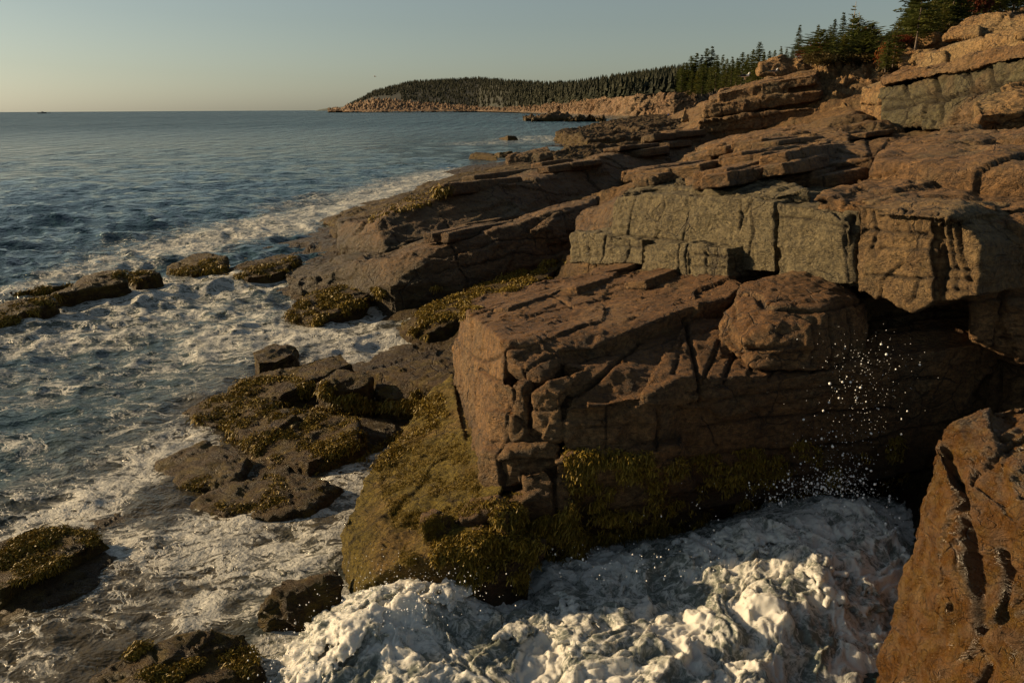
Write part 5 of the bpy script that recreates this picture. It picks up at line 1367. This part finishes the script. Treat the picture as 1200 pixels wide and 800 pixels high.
for a in [
    (1072, 62, 61, 84, 'windblown', 'tall windblown spruce with bare flagged limbs, leftmost of the tall clump'),
    (1046, 78, 58, 46, 'yellow', 'short pale-trunked spruce leaning over the gully bank'),
    (1037, 84, 57, 40, 'full_b', 'small dense spruce low on the gully edge'),
    (1092, 46, 66, 76, 'full', 'broad dark spruce just right of the windblown spruce'),
    (1086, 58, 62, 52, 'yellow', 'thin spruce with a pale bare trunk in front of the broad dark spruce'),
    (1112, 40, 68, 74, 'yellow', 'yellow-green spruce in the middle of the tall clump'),
    (1122, 34, 66, 58, 'full_b', 'dark spruce above the loose talus'),
    (1138, 26, 70, 56, 'windblown', 'gappy spruce rising behind the topmost block'),
    (1152, 22, 74, 48, 'full', 'dark spruce beside the red sapling'),
    (1170, 18, 70, 40, 'yellow', 'sunny yellow-green spruce over the topmost granite block'),
    (1186, 16, 72, 44, 'full', 'dense spruce right of the sunny yellow-green one'),
    (1202, 14, 74, 40, 'full_b', 'spruce cut by the right edge of the picture'),
    (1060, 66, 64, 56, 'full', 'bushy spruce filling the left foot of the tall clump'),
    (1102, 50, 63, 40, 'yellow', 'low spreading spruce on the talus edge'),
    (1000, 72, 68, 44, 'spreading', 'wide flat-crowned stunted spruce above the eroded bank'),
    (1016, 70, 67, 36, 'spreading', 'smaller flat-crowned spruce beside the wide stunted one'),
    (984, 64, 72, 42, 'narrow', 'slim dark spruce standing over the stunted spruces, right of its twin'),
    (975, 62, 74, 34, 'narrow_b', 'shorter slim dark spruce left of its taller twin'),
    (956, 66, 76, 32, 'narrow_b', 'small spruce rising out of the red bushes'),
    (934, 72, 80, 37, 'narrow', 'lone slim spruce left of the red bushes against the sky'),
    (994, 66, 70, 54, 'snag', 'bare dead snag with a few twigs above the stunted spruces'),
    (1004, 64, 71, 42, 'snag', 'shorter ragged snag beside the dead snag'),
]:
    plant(*a[:5], 'spruce_tree', a[5], 'tree')
for k in range(46):
    x = random.uniform(1052, 1215); y = np.interp(x, [1052, 1100, 1130, 1215], [66, 44, 26, 10]) + random.uniform(-8, 2)
    plant(x, y, random.uniform(72, 100), random.uniform(34, 70), random.choice(['full', 'full_b', 'yellow', 'full', 'windblown']), 'spruce_tree', 'spruce filling the wood behind the tall clump at the upper right', 'tree', 'spruces filling the upper right wood')
for a in [
    (948, 68, 76, 19, 'red', 'bright red bush, leftmost on the skyline', 1.1), (940, 70, 77, 15, 'red', 'low dull red bush spilling over the tan crag', 1.2), (966, 66, 74, 16, 'red', 'second red bush between two slim spruces', 1.1),
    (966, 70, 72, 18, 'orange', 'orange-red bush below the second red bush', 1.2), (1016, 62, 72, 34, 'maroon', 'tall maroon bush behind the flat-crowned spruces', .9),
    (1147, 20, 67, 26, 'red', 'thin red sapling among the tall spruces', .7), (1056, 56, 63, 16, 'maroon', 'low reddish scrub on the top of the talus', 1.8),
    (1036, 76, 60, 26, 'orange', 'orange-tinted bush beside the short pale-trunked spruce', .5)]:
    plant(a[0], a[1], a[2], a[3], a[4], 'autumn_bush', a[5], 'bush', wide=a[6])
for k in range(16):
    x = random.uniform(945, 1052); y = np.interp(x, [945, 1000, 1030, 1052], [70, 74, 80, 78]) + random.uniform(-3, 2)
    plant(x, y, random.uniform(62, 70), random.uniform(18, 36), random.choice(['windblown', 'yellow', 'spreading', 'yellow', 'full_b']), 'spruce_tree', 'stunted spruce in the thicket above the eroded bank', 'tree', 'stunted spruces above the eroded bank', wide=random.uniform(.8, 1.3))
for k in range(26):
    x = random.uniform(940, 1068); y = np.interp(x, [940, 1000, 1030, 1068], [74, 78, 84, 78]) + random.uniform(-4, 2); d = random.uniform(60, 68)
    plant(x, y, d, random.uniform(7, 13), 'shrub', 'low_scrub', 'low green-brown scrub along the rim of the eroded bank', 'bush', 'scrub along the rim of the bank', wide=1.6)
for k in range(14):
    x = random.uniform(1070, 1130); y = np.interp(x, [1070, 1130], [62, 36]) + random.uniform(-3, 2)
    plant(x, y, random.uniform(62, 70), random.uniform(7, 12), 'shrub', 'low_scrub', 'low scrub at the feet of the tall spruces', 'bush', 'scrub under the tall spruces', wide=1.6)
# the nearer wood along the skyline left of the crag
nw = [(800, 110, 485, 34), (808, 110, 485, 41), (814, 109, 485, 43), (820, 108, 485, 40), (826, 107, 485, 46), (832, 106, 485, 47), (838, 106, 270, 38), (845, 105, 260, 37), (850, 104, 250, 32), (856, 104, 235, 34), (862, 102, 225, 31), (868, 101, 210, 36), (874, 100, 200, 33), (880, 98, 190, 36), (887, 96, 180, 42),
      (893, 94, 175, 30), (900, 91, 170, 28), (906, 88, 165, 26), (913, 86, 160, 28), (920, 84, 150, 24), (927, 82, 140, 22)]
sk = 'spruces of the skyline wood left of the tan crag'
for x, y, d, hp in nw:
    plant(x, y, d, hp, random.choice(['narrow', 'narrow_b', 'full', 'full_b']), 'spruce_tree', 'dark spruce in the skyline wood left of the tan crag', 'tree', sk)
for k in range(95):
    x = random.uniform(792, 935); t = random.random()
    y = np.interp(x, [792, 830, 870, 900, 935], [112, 110, 106, 96, 84]) - 6 * t + 2; d = np.interp(x, [792, 830, 935], [480, 430, 110]) * (1 + .2 * t)
    plant(x, y, d, np.interp(x, [792, 830, 870, 935], [30, 34, 28, 16]) * random.uniform(.7, 1.1), random.choice(['narrow', 'narrow_b', 'full', 'full_b', 'yellow']), 'spruce_tree', 'dark spruce in the skyline wood left of the tan crag', 'tree', sk)

# ------------------------------------------------------------------ gulls, bird, walker, boats
def blob(name, parts, mat, vox, parent=None):
    """parts: list of (centre, radii) ellipsoids or capsule chains fused into one smooth mesh"""
    pts, tris, o_ = [], [], 0
    for c, r in parts:
        v = iv * np.array(r) + np.array(c); pts.append(v); tris.append(it + o_); o_ += len(v)
    g = openvdb.FloatGrid.createLevelSetFromPolygons(np.concatenate(pts).astype(np.float32), triangles=np.concatenate(tris).astype(np.uint32), transform=openvdb.createLinearTransform(voxelSize=vox), halfWidth=3.0)
    V, Q = g.convertToQuads(); V = np.array(V); Q = np.array(Q, np.int64)
    N = vnormals(V, Q)
    if np.mean(np.sum((V - V.mean(0)) * N, 1)) < 0: Q = Q[:, ::-1]
    return link(name, np_mesh(name, V, Q, mat, True), parent)
WHITE = simple_mat('white_feathers', (.80, .79, .75), .8); BLACKF = simple_mat('black_feathers', (.018, .018, .02), .7); YEL = simple_mat('yellow_bill', (.6, .38, .05), .5); PINKL = simple_mat('pink_legs', (.5, .3, .25), .6); GREYF = simple_mat('grey_feathers', (.10, .10, .11), .7)
def gull(px, py, d, rz, label, mantle, s=1.0):
    hit = cast(px, py); p = hit[0] if hit and abs(hit[0][1] - d) < 25 else D(px, py, d)
    t = empty('gull', p); t.rotation_euler = (0, 0, rz); t.scale = (s, s, s)
    lerp = [(np.array([-.26, 0, .22]) + np.array([.5, 0, .07]) * u, (.11 - .03 * abs(u - .45) * 2, .085 * (1 - .5 * abs(u - .5)), .10 * (1 - .6 * abs(u - .5)))) for u in np.linspace(0, 1, 7)]
    neck = [(np.array([.22, 0, .28]) + np.array([.08, 0, .14]) * u, (.06, .055, .06)) for u in np.linspace(0, 1, 4)]
    blob('body', lerp + neck + [((.32, 0, .44), (.07, .055, .06)), ((-.34, 0, .21), (.12, .05, .025))], WHITE, .014, t)
    for sg in (-1, 1):
        blob('wing', [((-.10 - .10 * k, sg * (.075 - .012 * k), .285 - .012 * k), (.18, .03, .075 - .012 * k)) for k in range(4)], mantle, .012, t)
        v, f = tube([(-.02, sg * .04, .15), (-.01, sg * .04, .0), (.05, sg * .045, -.01)], [.011, .009, .008], 5); link('leg', np_mesh('gull_leg', v, f, PINKL), t)
    v, f = tube([(.37, 0, .44), (.43, 0, .435), (.46, 0, .42)], [.018, .014, .004], 6); link('bill', np_mesh('gull_bill', v, f, YEL), t)
    tag(t, label, 'gull')
gull(873, 93.6, 61, .3, 'black-backed gull resting on the outer lip of the layered stack', BLACKF, 1.05)
gull(907, 87.5, 64, .4, 'grey-winged gull resting in front of the tan crag', GREYF, 1.0)
t = empty('seabird', D(439.5, 90, 190)); t.rotation_euler = (.2, .1, .6)
blob('body', [((-.15 + .08 * k, 0, 0), (.12, .06, .06)) for k in range(5)], GREYF, .02, t)
for sg in (-1, 1):
    v = np.array([(.08, 0, 0), (-.1, 0, 0), (.12, sg * .3, .14), (-.05, sg * .32, .14), (-.08, sg * .68, .04), (.08, 0, .02), (-.1, 0, .02), (.12, sg * .3, .16), (-.05, sg * .32, .16)])
    V, T_ = hull(v); link('wing', np_mesh('bird_wing', V, T_, GREYF, False), t)
tag(t, 'tiny dark seabird flying against the sky over the headland', 'bird')

# walker on the far pink rocks
SKIN = simple_mat('skin', (.45, .27, .18), .6); BLUE = simple_mat('blue_jacket', (.02, .12, .42), .7); TROU = simple_mat('dark_trousers', (.03, .03, .035), .8); HAIR = simple_mat('dark_hair', (.03, .02, .012), .6)
hit = cast(784, 114); wp_ = D(784, 116.5, 372)
hb2 = BV.ray_cast(Vector((wp_[0], wp_[1], 60)), Vector((0, 0, -1)))
if hb2[0] is not None: wp_ = np.array(hb2[0])
t = empty('person', wp_); t.rotation_euler = (0, 0, .7)
def chain(a, b, r0, r1, n=9): return [(np.array(a) + (np.array(b) - np.array(a)) * u, (r0 + (r1 - r0) * u,) * 3) for u in np.linspace(0, 1, n)]
body = chain((0, 0, .95), (0, 0, 1.4), .15, .14) + chain((0, 0, 1.42), (0, 0, 1.52), .06, .055, 3) + [((0, .01, 1.63), (.085, .10, .115)), ((0, -.1, 1.62), (.018, .025, .03)), ((.085, .01, 1.62), (.015, .025, .035)), ((-.085, .01, 1.62), (.015, .025, .035))]
for sg in (-1, 1):
    body += chain((sg * .09, 0, .92), (sg * .11, -.06 * sg, .5), .085, .065) + chain((sg * .11, -.06 * sg, .5), (sg * .12, .02, .08), .06, .045) + [((sg * .12, -.06, .04), (.05, .12, .045))]
    body += chain((sg * .18, 0, 1.38), (sg * .25, .02, 1.1), .055, .048) + chain((sg * .25, .02, 1.1), (sg * .26, -.08, .85), .043, .035) + [((sg * .26, -.1, .79), (.03, .035, .06))]
blob('body', body, SKIN, .02, t)
blob('jacket', chain((0, 0, .95), (0, 0, 1.4), .19, .18) + sum([chain((sg * .18, 0, 1.38), (sg * .25, .02, 1.1), .075, .065) + chain((sg * .25, .02, 1.1), (sg * .26, -.08, .88), .06, .05) for sg in (-1, 1)], []), BLUE, .025, t)
blob('trousers', sum([chain((sg * .09, 0, .93), (sg * .11, -.06 * sg, .5), .105, .085) + chain((sg * .11, -.06 * sg, .5), (sg * .12, .02, .1), .08, .065) for sg in (-1, 1)], []), TROU, .025, t)
blob('hair', [((0, .035, 1.67), (.095, .095, .10))], HAIR, .02, t)
tag(t, 'tiny walker in a blue jacket on the far pink rocks', 'person')

HULLM = simple_mat('dark_hull_paint', (.05, .05, .055), .5); CABM = simple_mat('white_cabin_paint', (.30, .30, .29), .5); GLASSM = simple_mat('dark_glass', (.02, .025, .03), .1)
def boat(px, d, L_, label, rz, cabin=1.0):
    p = D(px, 131, d); p[2] = -.1
    t = empty('fishing_boat', p); t.rotation_euler = (0, 0, rz)
    st = []
    for u, w, zb, zt in ((-.5, .85, .0, .095), (-.3, 1, -.05, .085), (0, 1, -.06, .09), (.25, .8, -.05, .115), (.42, .35, -.03, .145), (.5, .03, .02, .165)):
        b = L_ * .14 * w
        st.append([(u * L_, -b, zt * L_), (u * L_, -b * .75, (zb + .04) * L_), (u * L_, 0, zb * L_), (u * L_, b * .75, (zb + .04) * L_), (u * L_, b, zt * L_)])
    V = np.array(sum(st, [])); F_ = []
    for i in range(5):
        for j in range(4): F_.append([i * 5 + j, i * 5 + j + 1, i * 5 + j + 6, i * 5 + j + 5])
        F_.append([i * 5 + 4, i * 5, i * 5 + 5, i * 5 + 9])
    F_.append([0, 1, 2, 3]); F_.append([0, 3, 4, 4][:4] if False else [0, 3, 4, 0][:3] + [0]) if False else None
    link('hull', np_mesh('boat_hull', V, np.array([f for f in F_ if len(set(f)) == 4]), HULLM, False), t)
    cv, ct = hull([(x * L_, y * L_, z * L_) for x in (-.02, .2) for y in (-.09, .09) for z in (.08,)] + [(x * L_, y * L_, (.08 + .15 * cabin) * L_) for x in (0, .17) for y in (-.075, .075)])
    cb = link('cabin', np_mesh('boat_cabin', cv, ct, CABM, False), t)
    wv_, wt_ = hull([(x * L_, y * L_, z * L_) for x in (.03, .14) for y in (-.0895, .0895) for z in (.16, .19)]); link('window', np_mesh('boat_window', wv_, wt_, GLASSM, False), cb)
    v, f = tube([(-.08 * L_, 0, .08 * L_), (-.08 * L_, 0, .36 * L_)], [.012 * L_, .006 * L_], 6); link('mast', np_mesh('boat_mast', v, f, HULLM), t)
    tag(t, label, 'boat')
boat(49, 3000, 30, 'largest dark boat on the horizon at the far left', rad(8))
boat(58, 3300, 13, 'small upright boat just right of the largest one on the horizon', rad(80), 1.8)
boat(20, 5200, 12, 'faint tiny boat farthest left on the horizon', rad(20))
